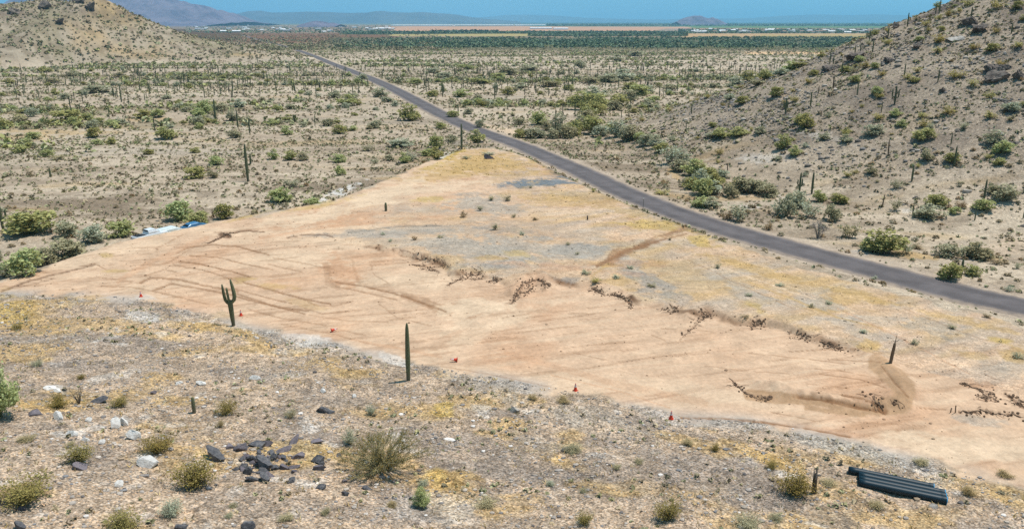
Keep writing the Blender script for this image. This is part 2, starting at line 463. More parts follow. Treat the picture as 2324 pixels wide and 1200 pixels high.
# (u, v, half width, half height, rotation deg, colour, strength)
ELL = [
 # blue-grey and grey gravel on the graded ground
 (1232, 414, 84, 10, -2, T(124, 131, 136), 1.0), (1095, 466, 90, 26, 4, C_GREY, .75), (960, 476, 70, 12, 0, C_GREY, .4),
 (850, 530, 110, 9, -2, C_BLUE, .5), (960, 518, 120, 9, -3, C_GREY, .6), (1180, 525, 110, 12, 6, C_BLUE, .45),
 (1060, 562, 130, 20, 2, C_GREY, .75), (1200, 560, 130, 28, 2, C_GREY, .7), (1120, 602, 95, 11, -2, C_BLUE, .55), (1310, 572, 60, 20, 0, C_BLUE, .5),
 (1270, 585, 90, 18, 0, C_GREY, .6), (1430, 610, 40, 26, 30, C_GREY, .8), (1490, 648, 70, 26, 12, C_BLUE, .65),
 (1660, 640, 80, 16, 22, C_GREY, .55), (1850, 690, 90, 26, 18, C_GREY, .65), (1700, 672, 70, 14, 18, C_GREY, .5), (2120, 740, 110, 26, 12, C_GREY, .65),
 (2000, 765, 60, 12, 10, C_GREY, .55), (2250, 830, 70, 22, 14, C_GREY, .4), (1480, 450, 60, 7, 8, C_GREY, .5), (1300, 440, 70, 8, 6, C_GREY, .4),
 (1500, 490, 90, 8, 8, C_GREY, .4), (2230, 955, 110, 14, 6, C_GREY, .55), (1290, 633, 40, 9, 0, C_BLUE, .6),
 # ochre dead grass
 (1110, 372, 120, 26, 0, C_OCHRE, .75), (1090, 355, 60, 14, 0, C_OCHRE, .5), (1000, 400, 110, 16, -8, C_OCHRE, .5), (985, 452, 40, 6, 0, C_YEL, .6),
 (1250, 455, 100, 14, 6, C_OCHRE, .5), (1350, 455, 120, 20, 10, C_OCHRE, .5), (1480, 512, 70, 12, 6, C_YEL, .7), (1590, 545, 36, 14, 10, C_YEL, .75),
 (1180, 575, 40, 7, 0, C_YEL, .5), (1115, 585, 30, 6, 0, C_OCHRE, .6), (1370, 605, 30, 10, 0, C_OCHRE, .7), (1400, 640, 60, 12, 0, C_OCHRE, .4),
 (1720, 610, 160, 11, 16, C_OCHRE, .6), (1950, 668, 140, 12, 14, C_OCHRE, .65), (1720, 700, 30, 9, 26, C_YEL, .5), (2130, 715, 150, 10, 13, C_OCHRE, .6),
 (1975, 785, 34, 12, 0, C_OCHRE, .8), (2275, 775, 40, 10, 10, C_YEL, .75), (2310, 800, 40, 20, 0, C_OCHRE, .7), (2180, 800, 90, 14, 12, C_OCHRE, .5),
 (620, 648, 110, 8, 6, C_OCHRE, .5), (260, 615, 40, 5, 0, C_YEL, .45), (240, 580, 16, 6, 0, C_YEL, .5), (560, 633, 30, 4, 0, C_OCHRE, .6),
 (1060, 610, 100, 8, 4, C_OCHRE, .3), (1020, 390, 80, 12, -12, C_OCHRE, .4), (700, 690, 60, 9, 14, C_OCHRE, .3),
 # redder and browner soil of the lot
 (780, 620, 48, 28, 20, C_RED, .7), (860, 650, 60, 12, 14, C_STAIN, .3), (960, 685, 60, 9, 18, C_STAIN, .5), (740, 500, 140, 10, -8, C_RED, .5),
 (900, 498, 160, 8, -3, C_RED, .5), (1450, 560, 60, 8, -22, C_STAIN, .7), (1390, 585, 24, 12, -40, C_STAIN, .7), (1530, 528, 40, 7, -24, C_STAIN, .55),
 (1360, 600, 140, 10, 0, C_RED, .4), (420, 590, 60, 10, 0, C_RED, .4), (1990, 880, 80, 36, 0, C_STAIN, .15), (1900, 925, 130, 17, 8, C_STAIN, .2),
 (2240, 880, 70, 20, 12, C_RED, .5), (1870, 975, 150, 9, 8, C_RED, .45), (1300, 612, 150, 8, 4, C_RED, .4), (620, 500, 80, 12, -18, C_PADL, .7),
 (760, 480, 120, 13, -14, C_PADL, .9), (880, 440, 100, 18, -20, C_PADL, .9), (1010, 425, 110, 13, -8, C_PADL, .7), (1090, 700, 70, 26, -10, C_PADL, .8), (1120, 740, 160, 18, -20, C_PADL, .5),
 (2150, 1010, 170, 26, 6, C_PADL, .8), (1650, 760, 230, 60, 8, C_PAD, .3), (700, 790, 70, 14, 4, C_GREY, .4), (330, 675, 40, 8, 0, C_WHITE, .4),
 (1700, 905, 300, 20, 8, C_PADL, .4),
 # natural ground below the lot
 (30, 700, 50, 34, 0, C_YEL, .7), (140, 688, 120, 14, -4, C_OCHRE, .55), (250, 710, 140, 22, 0, C_FOREP, .5), (330, 720, 60, 14, 10, C_WHITE, .6), (420, 738, 60, 12, 6, C_OCHRE, .6), (180, 735, 140, 14, 0, C_OCHRE, .55), (90, 755, 90, 12, 0, C_OCHRE, .5),
 (120, 770, 160, 12, 0, C_FOREG, .6), (300, 790, 160, 14, -3, C_FOREG, .55), (500, 745, 70, 9, 8, C_OCHRE, .5), (590, 775, 50, 12, 20, C_OCHRE, .65), (470, 795, 90, 12, -6, C_OCHRE, .5), (690, 772, 70, 14, 10, C_WHITE, .5),
 (560, 808, 110, 12, 4, C_FOREP, .6), (760, 800, 60, 12, 6, C_FOREP, .5), (760, 836, 130, 15, 6, C_OCHRE, .5), (900, 818, 40, 10, 20, C_WHITE, .5), (640, 850, 70, 10, 0, C_GREY, .5),
 (1000, 850, 40, 12, 10, C_OCHRE, .4), (1080, 870, 110, 16, 14, C_GREY, .5), (1000, 930, 34, 24, 30, C_YEL, .8), (960, 920, 50, 28, 20, C_OCHRE, .5), (1170, 905, 70, 14, 6, C_OCHRE, .35),
 (1010, 1085, 70, 30, 0, C_OCHRE, .8), (980, 1075, 40, 22, 0, C_YEL, .5), (1150, 965, 50, 14, 0, C_OCHRE, .6), (1120, 985, 60, 12, 10, C_OCHRE, .6), (1275, 1045, 60, 14, 14, C_OCHRE, .7), (1180, 1130, 60, 12, 6, C_OCHRE, .5),
 (1100, 1010, 140, 24, 10, C_FOREG, .6), (1180, 1070, 130, 22, 8, C_FOREG, .6), (1350, 960, 150, 24, 14, C_GREY, .5), (1220, 1005, 90, 16, 10, C_GREY, .4), (1450, 1000, 120, 16, 14, C_FOREP, .6),
 (1000, 1150, 130, 30, 0, C_WHITE, .35), (880, 1165, 120, 30, 0, C_FOREG, .5), (1250, 1165, 160, 30, 0, C_FOREP, .45), (1440, 1080, 170, 34, 14, C_FOREG, .5), (1650, 1100, 140, 60, 20, C_FOREG, .7), (1560, 1000, 80, 12, 16, C_OCHRE, .5),
 (1700, 1020, 100, 12, 24, C_OCHRE, .7), (1780, 1050, 70, 14, 24, C_OCHRE, .6), (1900, 1010, 120, 12, 12, C_GREY, .6), (2000, 1040, 120, 12, 14, C_GREY, .45), (1900, 1120, 100, 30, 10, C_OCHRE, .5), (2050, 1160, 200, 30, 4, C_OCHRE, .4), (2210, 1110, 110, 18, 10, C_OCHRE, .5),
 (1850, 1160, 110, 26, 20, C_FOREG, .6), (2240, 1175, 90, 20, 0, C_FOREP, .5), (700, 1020, 90, 20, 0, C_YEL, .4), (590, 1050, 90, 26, 0, C_OCHRE, .35), (340, 965, 90, 10, 0, C_OCHRE, .5), (130, 920, 90, 12, 0, C_OCHRE, .6), (90, 985, 120, 16, 0, C_FOREP, .5),
 (430, 880, 90, 12, 0, C_FOREP, .5), (200, 835, 180, 16, 0, C_FOREG, .5), (60, 1115, 60, 18, 0, C_OCHRE, .5), (330, 1120, 170, 26, 0, C_FOREP, .4), (620, 1140, 160, 30, 0, C_FOREG, .45), (560, 960, 140, 16, 0, C_FOREP, .4),
 (760, 900, 80, 20, 10, C_FOREG, .5), (850, 880, 80, 14, 6, C_FOREG, .5), (330, 1035, 36, 12, 0, C_WHITE, .7), (300, 980, 26, 16, 0, C_WHITE, .6), (160, 985, 40, 8, 0, C_WHITE, .5), (280, 950, 24, 12, 0, C_WHITE, .5), (130, 880, 26, 8, 0, C_WHITE, .5),
 # desert beyond
 (760, 440, 60, 8, -22, C_WHITE, .9), (1030, 348, 34, 7, -26, C_YEL, .95), (985, 375, 40, 6, -22, C_YEL, .6), (1010, 352, 18, 4, -20, C_WHITE, .8), (700, 470, 90, 6, -12, C_YEL, .5), (560, 492, 60, 4, -14, C_YEL, .6), (620, 478, 70, 8, -14, C_GREY, .5),
 (1150, 298, 80, 6, 8, C_PADL, .9), (1100, 285, 60, 5, 10, C_PADL, .6), (430, 500, 26, 5, 0, C_YEL, .6), (130, 300, 170, 6, 0, C_OCHRE, .5), (60, 312, 80, 8, 0, C_OCHRE, .45), (330, 272, 100, 4, 0, C_OCHRE, .5), (60, 350, 110, 10, 0, C_GREY, .35),
 (420, 345, 200, 10, 0, C_GREY, .3), (1480, 480, 40, 6, 20, C_GREY, .5), (1700, 470, 34, 7, 0, C_WHITE, .5), (1760, 440, 40, 6, 30, C_WHITE, .5), (1720, 360, 60, 10, 0, C_WHITE, .35), (1870, 312, 60, 8, 10, C_WHITE, .3), (2090, 478, 50, 4, 0, C_WHITE, .5),
 (2280, 560, 60, 30, 0, C_FOREP, .4), (2200, 590, 50, 5, 0, C_WHITE, .5), (1960, 572, 60, 7, 0, C_WHITE, .4), (1500, 310, 60, 5, 12, C_PADL, .4), (1530, 395, 24, 8, 40, C_OCHRE, .5), (1340, 262, 18, 4, 30, C_WHITE, .8), (2080, 580, 60, 7, 8, C_OCHRE, .6), (2240, 580, 50, 8, 20, C_OCHRE, .5),
 (110, 60, 60, 26, 60, C_OCHRE, .5), (140, 100, 40, 20, 0, C_RED, .35), (60, 40, 50, 20, 0, C_GREY, .3), (1930, 520, 60, 6, 10, C_OCHRE, .5), (1560, 470, 60, 5, 20, C_OCHRE, .4),
]
# (polyline, half width px, colour, strength, rut depth m)
C_CRESC = T(190, 154, 120)  # browner tone painted along the crescent bank
STROKES = [
 ([(1700, 895), (1760, 902), (1830, 908), (1900, 918), (1960, 930), (2030, 928)], 13, C_CRESC, 1.0, 0), ([(1830, 925), (1900, 935), (1960, 940)], 7, C_CRESC, .9, 0), ([(1990, 822), (2025, 850), (2055, 885), (2050, 915), (1995, 925)], 22, C_CRESC, .95, 0),
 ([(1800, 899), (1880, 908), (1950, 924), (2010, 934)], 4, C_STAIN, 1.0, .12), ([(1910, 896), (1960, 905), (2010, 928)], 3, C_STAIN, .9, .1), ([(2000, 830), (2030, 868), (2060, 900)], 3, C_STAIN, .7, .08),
 ([(1500, 745), (1620, 752)], 1.3, C_STAIN, .5, .03), ([(1300, 800), (1380, 816)], 1.3, C_STAIN, .45, .03), ([(1600, 830), (1700, 842), (1800, 848)], 1.3, C_STAIN, .5, .03), ([(1700, 800), (1820, 812), (1930, 826)], 1.3, C_STAIN, .55, .03), ([(1830, 870), (1930, 882)], 1.3, C_STAIN, .5, .03),
 ([(1000, 830), (1120, 850), (1250, 878)], 2, C_STAIN, .4, .03), ([(640, 735), (760, 758), (860, 785)], 2, C_STAIN, .4, .03), ([(230, 650), (300, 652), (380, 668), (470, 690)], 2, C_STAIN, .55, .05), ([(300, 612), (380, 596), (440, 560)], 2, C_STAIN, .5, .04), ([(120, 640), (220, 630), (300, 640)], 2, C_STAIN, .45, .04),
 ([(620, 585), (700, 600), (760, 612)], 2, C_STAIN, .5, .04), ([(610, 600), (690, 618)], 2, C_STAIN, .5, .04), ([(840, 600), (850, 625), (880, 640)], 2, C_STAIN, .4, .03), ([(560, 700), (640, 722), (740, 738)], 2, C_STAIN, .5, .04), ([(700, 715), (790, 728), (880, 730)], 2, C_STAIN, .45, .04), ([(860, 690), (900, 720), (980, 740)], 2, C_STAIN, .4, .03),
 ([(1700, 640), (1900, 720), (2000, 745)], 2, C_OCHRE, .6, 0), ([(1620, 600), (1760, 650), (1850, 680)], 2, C_PADL, .6, 0), ([(1560, 590), (1700, 655), (1800, 700)], 1.6, C_STAIN, .4, .03), ([(1900, 700), (2050, 770), (2200, 850)], 2, C_RED, .5, .03), ([(2050, 700), (2200, 760), (2324, 800)], 2, C_STAIN, .35, .03),
 ([(400, 575), (430, 560), (480, 555), (540, 560), (610, 578)], 2.5, C_STAIN, .8, .06), ([(405, 592), (450, 597), (520, 615), (565, 628)], 2.5, C_STAIN, .8, .06),
 ([(395, 600), (460, 612), (540, 640)], 2, C_STAIN, .6, .05), ([(430, 580), (500, 585), (560, 600), (620, 612)], 2, C_STAIN, .7, .05),
 ([(320, 642), (345, 630), (400, 634), (460, 648), (540, 662)], 3, C_STAIN, .75, .07), ([(345, 660), (390, 645), (450, 655), (520, 668), (580, 684), (640, 697), (700, 706)], 3, C_STAIN, .7, .07),
 ([(330, 626), (370, 612), (400, 616)], 2, C_STAIN, .6, .04), ([(550, 640), (620, 660), (690, 678), (750, 690)], 2.5, C_STAIN, .75, .07), ([(535, 666), (610, 690), (690, 712)], 2.5, C_STAIN, .7, .07), ([(530, 655), (600, 674), (660, 688)], 2, C_STAIN, .6, .05),
 ([(690, 680), (720, 694), (760, 694), (800, 684)], 2, C_STAIN, .5, .04), ([(690, 700), (730, 712), (790, 708)], 2, C_STAIN, .5, .04),
 ([(0, 661), (60, 640), (110, 626), (170, 611), (215, 600)], 2.2, C_CLOD, .75, .1), ([(20, 655), (80, 644), (128, 630)], 1.6, C_CLOD, .5, .08), ([(180, 604), (215, 598), (240, 612)], 1.6, C_STAIN, .7, .05),
 ([(470, 553), (500, 540), (520, 530), (560, 523), (600, 526)], 2, C_CLOD, .85, .1), ([(500, 531), (520, 536)], 5, C_CLOD, .8, .1), ([(650, 539), (690, 532), (735, 532), (755, 538)], 2, C_CLOD, .75, .1),
 ([(350, 565), (400, 540), (420, 530)], 1.6, C_STAIN, .6, .05), ([(270, 640), (330, 600), (420, 560), (470, 540)], 6, C_RED, .4, 0), ([(590, 540), (700, 520), (850, 505)], 3, C_RED, .5, 0),
 ([(760, 640), (830, 650), (920, 672), (1010, 705)], 3, C_STAIN, .8, .1), ([(760, 650), (820, 662), (900, 680)], 2.4, C_STAIN, .6, .06), ([(740, 600), (745, 640), (765, 650)], 8, C_STAIN, .35, 0), ([(800, 590), (812, 640), (850, 655)], 3, C_STAIN, .3, 0),
 ([(885, 565), (925, 570), (965, 585), (1000, 596)], 2, C_CLOD, .7, .08), ([(935, 600), (970, 606), (995, 616)], 2, C_CLOD, .7, .08), ([(905, 580), (960, 590)], 1.5, C_STAIN, .7, .05), ([(1015, 648), (1045, 634), (1075, 622)], 2, C_CLOD, .8, .08),
 ([(1160, 690), (1175, 668), (1190, 645), (1220, 634), (1245, 648)], 2.6, C_CLOD, .7, .08), ([(1145, 690), (1168, 682)], 1.5, C_CLOD, .6, .05), ([(1345, 655), (1370, 668)], 2.6, C_CLOD, .8, .1), ([(1385, 668), (1415, 674), (1432, 690)], 2.4, C_CLOD, .8, .1),
 ([(1520, 690), (1530, 708)], 2, C_CLOD, .6, .05), ([(1545, 770), (1580, 735), (1610, 712)], 1.8, C_CLOD, .6, .08), ([(1575, 705), (1612, 716)], 1.6, C_CLOD, .6, .05), ([(1700, 748), (1720, 732), (1735, 740)], 2, C_CLOD, .6, .08), ([(1790, 752), (1840, 764)], 1.8, C_CLOD, .6, .06), ([(1860, 775), (1915, 795)], 1.8, C_CLOD, .65, .07),
 ([(1790, 796), (1880, 793), (1980, 790)], 1.5, C_STAIN, .7, .05), ([(1880, 815), (2000, 822)], 1.4, C_STAIN, .6, .04), ([(1860, 847), (1950, 860), (2010, 880)], 1.5, C_STAIN, .75, .06), ([(1850, 836), (1920, 842)], 1.3, C_STAIN, .6, .03), ([(1900, 838), (2000, 862)], 1.2, C_STAIN, .5, .03),
 ([(1655, 858), (1690, 890), (1725, 908)], 1.8, C_CLOD, .6, .07), ([(1735, 912), (1748, 896)], 1.6, C_CLOD, .6, .07), ([(1855, 896), (1890, 915)], 1.5, C_CLOD, .6, .06), ([(1945, 893), (1975, 900), (2000, 935)], 1.6, C_CLOD, .6, .06), ([(1980, 900), (2010, 940)], 1.5, C_CLOD, .6, .05), ([(2025, 905), (2055, 925)], 1.5, C_CLOD, .6, .05),
 ([(1545, 947), (1640, 949), (1740, 957), (1830, 972), (1930, 990)], 2.2, C_STAIN, .9, .1), ([(1560, 950), (1700, 956), (1800, 968)], 1.4, C_CLOD, .55, .06), ([(1750, 935), (1850, 955)], 1.4, C_STAIN, .6, .04), ([(1900, 955), (2100, 965)], 1.4, C_STAIN, .4, .03),
 ([(2160, 934), (2220, 935), (2270, 938), (2324, 946)], 2, C_CLOD, .9, .1), ([(2180, 870), (2230, 887), (2262, 910)], 2, C_CLOD, .75, .08), ([(2210, 905), (2260, 912)], 1.8, C_CLOD, .7, .06), ([(2290, 900), (2324, 925)], 4, C_CLOD, .6, .08), ([(2235, 850), (2260, 862)], 1.6, C_CLOD, .6, .05), ([(2080, 925), (2150, 930)], 1.5, C_STAIN, .7, .04),
 ([(1470, 555), (1420, 568), (1380, 590), (1355, 605)], 4, C_STAIN, .8, .08), ([(1560, 530), (1500, 545), (1440, 562)], 2, C_STAIN, .8, .06), ([(1545, 522), (1480, 540)], 2, C_STAIN, .7, .06),
 ([(1050, 722), (1100, 705), (1170, 690)], 2, C_PADL, .7, 0), ([(1000, 760), (1060, 735), (1130, 700)], 6, C_PADL, .5, 0), ([(1140, 722), (1200, 712)], 1.6, C_STAIN, .5, .03), ([(1220, 730), (1250, 725)], 1.5, C_STAIN, .5, .03),
 ([(1290, 712), (1350, 712)], 1.4, C_STAIN, .5, .03), ([(1480, 760), (1510, 772)], 1.5, C_STAIN, .5, .03), ([(790, 528), (900, 514), (1000, 512)], 2, T(120, 116, 108), .5, 0), ([(1380, 600), (1340, 630)], 3, C_OCHRE, .5, 0),
 ([(800, 770), (900, 790), (1000, 810)], 3, C_RED, .4, 0), ([(1150, 800), (1400, 870), (1600, 915)], 8, C_RED, .3, 0), ([(1250, 850), (1400, 885), (1520, 925)], 2, C_RED, .5, .03), ([(760, 745), (830, 760)], 2, C_STAIN, .4, .03),
 ([(900, 370), (1010, 335), (1050, 322)], 2.5, T(150, 142, 130), .7, 0),
]

def soil_paint(x, y, z):
    """albedo and grit per vertex, and the rut depth"""
    r = np.hypot(x, y)
    rh, lh = hills(x, y)
    n1 = fbm(x / 40, y / 14, 4, 101); n2 = fbm(x / 7, y / 7, 4, 103); n3 = fbm(x / 160, y / 45, 4, 105)
    C = np.zeros((len(x), 3)); grit = np.full(len(x), .55)
    def mixin(c, k):
        nonlocal C
        C = C * (1 - k[:, None]) + np.asarray(c)[None] * k[:, None]
    mixin(C_PLAIN, np.ones(len(x)))
    mixin(C_PLAIN2, ss(.45, .64, n1)); mixin(C_PLAIN3, ss(.5, .68, n3) * .8); mixin(C_PLAIN3, ss(.55, .66, fbm(x / 22, y / 5, 4, 108)) * .7 * ss(700, 300, r)); mixin(C_PLAIN2, ss(.55, .68, fbm(x / 6, y / 3.4, 4, 110)) * .6 * ss(420, 200, r))
    mixin(C_OCHRE, ss(.6, .8, fbm(x / 25, y / 8, 4, 107)) * .35)
    # mid valley pales, then browns out
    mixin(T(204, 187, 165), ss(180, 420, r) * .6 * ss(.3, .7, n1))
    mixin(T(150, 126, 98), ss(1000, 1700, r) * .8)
    # the washes: darker olive ground in long bands
    band = ss(.56, .7, fbm(x / 130, y / 26, 4, 111)) * ss(240, 420, r) * ss(3, 0, rh) * ss(2, 0, lh)
    mixin(T(132, 118, 82), band * .75)
    # hills: browner, stony
    hr = ss(1, 10, rh)
    mixin(T(172, 156, 138), hr * .75); mixin(T(140, 126, 112), hr * ss(.5, .7, fbm(x / 12, y / 12, 5, 113)) * .8)
    mixin(T(104, 92, 86), ss(12, 40, rh) * ss(.55, .7, fbm(x / 17 + 9, y / 17, 5, 115)) * .9)
    grit += hr * .3
    hl = ss(1, 8, lh)
    mixin(T(178, 162, 140), hl * .85); mixin(T(150, 138, 108), hl * ss(.45, .7, fbm(x / 26, y / 26, 5, 117)) * .7)
    mixin(T(190, 158, 110), hl * ss(.5, .72, fbm(x / 60, y / 60, 4, 119)) * .6); mixin(T(126, 110, 90), hl * ss(.5, .62, fbm(x / 9, y / 9, 4, 120)) * .55)
    mixin(T(112, 98, 88), ss(30, 70, lh) * ss(.5, .65, fbm(x / 22, y / 22, 5, 121)) * .9)
    # near pieces
    m = (r < 460) & (y > 8)
    idx = np.where(m)[0]
    if len(idx):
        xs, ys, zs = x[idx], y[idx], z[idx]
        U, V, D = project(xs, ys, zs)
        d = seg_dist(xs, ys, PAD, True); ins = inside(xs, ys, PAD); sd = np.where(ins, -d, d)
        jag = (fbm(xs / 3.2, ys / 3.2, 4, 123) - .5)
        fe = np.interp(xs, FX, FY); fr = ss(-.35, .55, fe - ys + jag * 5)
        Cn = C[idx]; gn = grit[idx]
        def mx(c, k):
            nonlocal Cn
            Cn = Cn * (1 - k[:, None]) + np.asarray(c)[None] * k[:, None]
        pad = ss(.7, -.7, sd + jag * 4.5)
        mx(C_PAD, pad); gn = gn * (1 - pad) + .10 * pad
        mx(C_RED, pad * ss(.5, .75, fbm(xs / 11, ys / 11, 4, 125)) * .5)
        mx(C_PADL, pad * ss(.48, .7, fbm(xs / 16 + 4, ys / 9, 4, 127)) * .6)
        sk = fbm((xs + .3 * ys) / 7, (ys - .3 * xs) / .55, 4, 126)
        mx(C_STAIN, pad * ss(.6, .72, sk) * .36); mx(C_PADL, pad * ss(.44, .25, sk) * .4)
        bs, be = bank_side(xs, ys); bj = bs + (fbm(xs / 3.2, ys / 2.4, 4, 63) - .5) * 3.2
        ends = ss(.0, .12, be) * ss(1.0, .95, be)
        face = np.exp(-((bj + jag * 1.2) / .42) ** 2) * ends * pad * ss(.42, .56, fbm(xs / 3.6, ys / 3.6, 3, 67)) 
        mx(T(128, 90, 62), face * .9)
        above = pad * ss(.3, -1.2, bj) * ss(-45, -20, bj) * ends
        mx(T(210, 180, 147), above * .5); gn = np.maximum(gn, above * .4)
        mx(C_GREY, above * ss(.46, .62, fbm(xs / 6, ys / 4, 4, 69)) * .42); mx(C_OCHRE, above * ss(.52, .7, fbm(xs / 5 + 3, ys / 4, 4, 71)) * .4)
        # right part of the lot: scraped desert with grass left on it
        scr = pad * ss(-6, 10, xs - np.interp(ys, [40, 60, 80, 100, 130, 175, 230], [30, 27, 22, 15, 2, -8, -12]) + jag * 8)
        scr = scr * ss(.4, -.6, np.where(inside(xs, ys, BASIN), 1.0, -1.0) * np.minimum(np.abs(bj), 2))
        mx(C_GREY, scr * ss(.44, .64, fbm((xs + .6 * ys) / 9, (ys - .6 * xs) / 3, 4, 129)) * .4)
        mx(C_OCHRE, scr * ss(.46, .66, fbm((xs + .6 * ys) / 12, (ys - .6 * xs) / 3.4, 4, 131)) * .42)
        gn = np.maximum(gn, scr * .42)
        # foreground hillside
        mx(C_FORE, fr); gn = np.maximum(gn * (1 - fr), fr * .95)
        mx(C_FOREG, fr * ss(.45, .66, fbm(xs / 6, ys / 4, 4, 133)) * .7)
        mx(C_FOREP, fr * ss(.48, .68, fbm(xs / 5 + 7, ys / 4, 4, 135)) * .7)
        mx(C_OCHRE, fr * ss(.53, .72, fbm(xs / 4.5, ys / 3, 4, 137)) * .6)
        mx(C_WHITE, fr * ss(.66, .8, fbm(xs / 2.2, ys / 2.2, 3, 139)) * .4)
        edge = np.exp(-((fe - ys) / 1.6) ** 2) * ss(.4, .6, n2[idx])
        mx(T(186, 178, 170), edge * .7)
        jn = fbm(xs / 2.6, ys / 2.6, 4, 141) - .5; jm = fbm(xs / 9, ys / 9, 3, 143) - .5; jf = fbm(xs / .7, ys / .7, 2, 145) - .5
        vis = U > -200
        for (u, v, a, b, rot, c, s) in ELL:
            k = (np.abs(U - u) < 2.2 * max(a, b)) & (np.abs(V - v) < 2.2 * max(a * abs(math.sin(R(rot))) + b, b))
            if not k.any(): continue
            q = np.zeros(len(xs)); cr, sr = math.cos(R(rot)), math.sin(R(rot))
            du, dv = U[k] - u, V[k] - v
            e = np.hypot((du * cr + dv * sr) / a, (-du * sr + dv * cr) / b)
            q[k] = (1 - ss(.62, 1.12, e + jn[k] * 1.7 + jm[k] * 1.2 + jf[k] * .9)) * s * (.7 + .6 * np.clip(jf[k] + .5, 0, 1)) 
            mx(c, np.clip(q, 0, 1))
            if c is C_GREY or c is C_BLUE or c is C_WHITE: gn = np.maximum(gn, q * .6)
        rut = np.zeros(len(xs))
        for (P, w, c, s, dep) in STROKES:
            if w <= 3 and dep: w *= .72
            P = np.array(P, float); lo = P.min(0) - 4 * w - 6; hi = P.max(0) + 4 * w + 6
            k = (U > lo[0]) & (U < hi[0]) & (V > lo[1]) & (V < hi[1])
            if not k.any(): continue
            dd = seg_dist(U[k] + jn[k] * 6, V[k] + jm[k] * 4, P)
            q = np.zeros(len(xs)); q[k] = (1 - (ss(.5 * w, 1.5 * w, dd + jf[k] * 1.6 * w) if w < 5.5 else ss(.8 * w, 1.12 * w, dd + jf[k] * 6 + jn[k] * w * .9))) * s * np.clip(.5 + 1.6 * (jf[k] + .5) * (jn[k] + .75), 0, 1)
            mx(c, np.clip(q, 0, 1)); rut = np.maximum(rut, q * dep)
        # road verge
        rd, _ = road_near(xs, ys)
        verge = ss(8.5, 5.2, rd + jag * 3)
        mx(T(196, 176, 156), verge * .8); gn = gn * (1 - verge * .5)
        C[idx] = Cn; grit[idx] = gn
        ruts = np.zeros(len(x)); ruts[idx] = rut
    else: ruts = np.zeros(len(x))
    # far valley floor: fields, bare ground and town blocks, measured as strips across the valley
    far = (r > 1100) & (y > 0) & (rh < .5) & (lh < .5)
    idx = np.where(far)[0]
    if len(idx):
        U, V, D = project(x[idx], y[idx], z[idx])
        Cn = C[idx]; w1 = fbm(x[idx] / 400, y[idx] / 400, 4, 151) - .5
        Vj = V + w1 * 2.2; Uj = U + (fbm(x[idx] / 300, y[idx] / 900, 3, 153) - .5) * 60
        def strip(u0, u1, v0, v1, c, s=1.0, f=.5):
            nonlocal Cn
            k = ss(u0 - 12, u0 + 12, Uj) * ss(u1 + 12, u1 - 12, Uj) * ss(v0 - f, v0 + f, Vj) * ss(v1 + f, v1 - f, Vj) * s
            Cn = Cn * (1 - k[:, None]) + np.asarray(c)[None] * k[:, None]
        strip(-900, 3000, 50, 54.5, T(60, 92, 84)); strip(-900, 3000, 54.5, 57, T(120, 122, 104))
        strip(-900, 620, 50, 64, T(72, 78, 74), 1, 1); strip(300, 900, 60, 78, T(150, 128, 108), .9, 1); strip(330, 560, 66, 96, T(104, 78, 52), .95, 2)
        strip(560, 920, 76, 98, T(128, 92, 68), .9, 2); strip(880, 1780, 60.5, 72, T(206, 160, 128)); strip(780, 3000, 71, 78, T(74, 84, 62), .9)
        strip(780, 1420, 72.5, 78.5, T(58, 78, 50)); strip(900, 1330, 77.5, 82, T(184, 164, 110)); strip(1200, 3000, 57, 61, T(92, 116, 84)); strip(1560, 3000, 76, 87.5, T(198, 162, 118), 1, .8)
        strip(1720, 2000, 79, 88, T(184, 160, 108), .9, 1); strip(1560, 3000, 60, 64.5, T(104, 132, 84)); strip(1500, 3000, 66, 77, T(150, 140, 124), .8, .8)
        strip(760, 3000, 86, 114, T(92, 98, 70), .85, 3); strip(300, 3000, 100, 122, T(140, 124, 96), .4, 4); strip(1700, 1890, 118.5, 124.5, T(228, 190, 148), 1, .7); strip(300, 600, 56, 60, T(170, 150, 130), .6); strip(430, 620, 66, 70, T(190, 172, 150), .6)
        C[idx] = Cn; 
    grit *= ss(900, 200, r) * .8 + .2
    return C, np.clip(grit, 0, 1), ruts

# ------------------------------------------------------------------ the ground, one continuous sheet
az = np.concatenate([np.arange(-36, 36.01, .09), np.arange(40, 324, 4)])
az = np.radians(az)
rr = [5.0]
while rr[-1] < 70000:
    r_ = rr[-1]
    if r_ < 33: s_ = 1.2
    elif r_ < 160: s_ = max(.15, r_ * r_ / 23000)
    elif r_ < 1200: s_ = min(r_ * r_ / 23000, .0095 * r_)
    else: s_ = .022 * r_
    rr.append(r_ + s_)
rr = np.array(rr)
NA, NR = len(az), len(rr)
GX = (np.sin(az)[None, :] * rr[:, None]).ravel(); GY = (np.cos(az)[None, :] * rr[:, None]).ravel()
GZ = height(GX, GY)
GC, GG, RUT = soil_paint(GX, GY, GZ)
GZ = GZ - RUT
ii = (np.arange(NR - 1)[:, None] * NA); jj = np.arange(NA)[None, :]; j2 = (jj + 1) % NA
QF = np.stack([ii + jj, ii + j2, ii + NA + j2, ii + NA + jj], -1).reshape(-1, 4)[:, ::-1]
# centre cap
capc = len(GX)
GX = np.append(GX, 0); GY = np.append(GY, 0); GZ = np.append(GZ, hgt(0, .5)); GC = np.vstack([GC, C_FORE]); GG = np.append(GG, .8)
GV = np.stack([GX, GY, GZ], 1)
P4 = GV[QF]
fn = np.cross(P4[:, 2] - P4[:, 0], P4[:, 3] - P4[:, 1])
VN = np.zeros_like(GV)
for k_ in range(4): np.add.at(VN, QF[:, k_], fn)
VN[-1] = (0, 0, 1)
VN /= np.maximum(np.linalg.norm(VN, axis=1, keepdims=True), 1e-12)
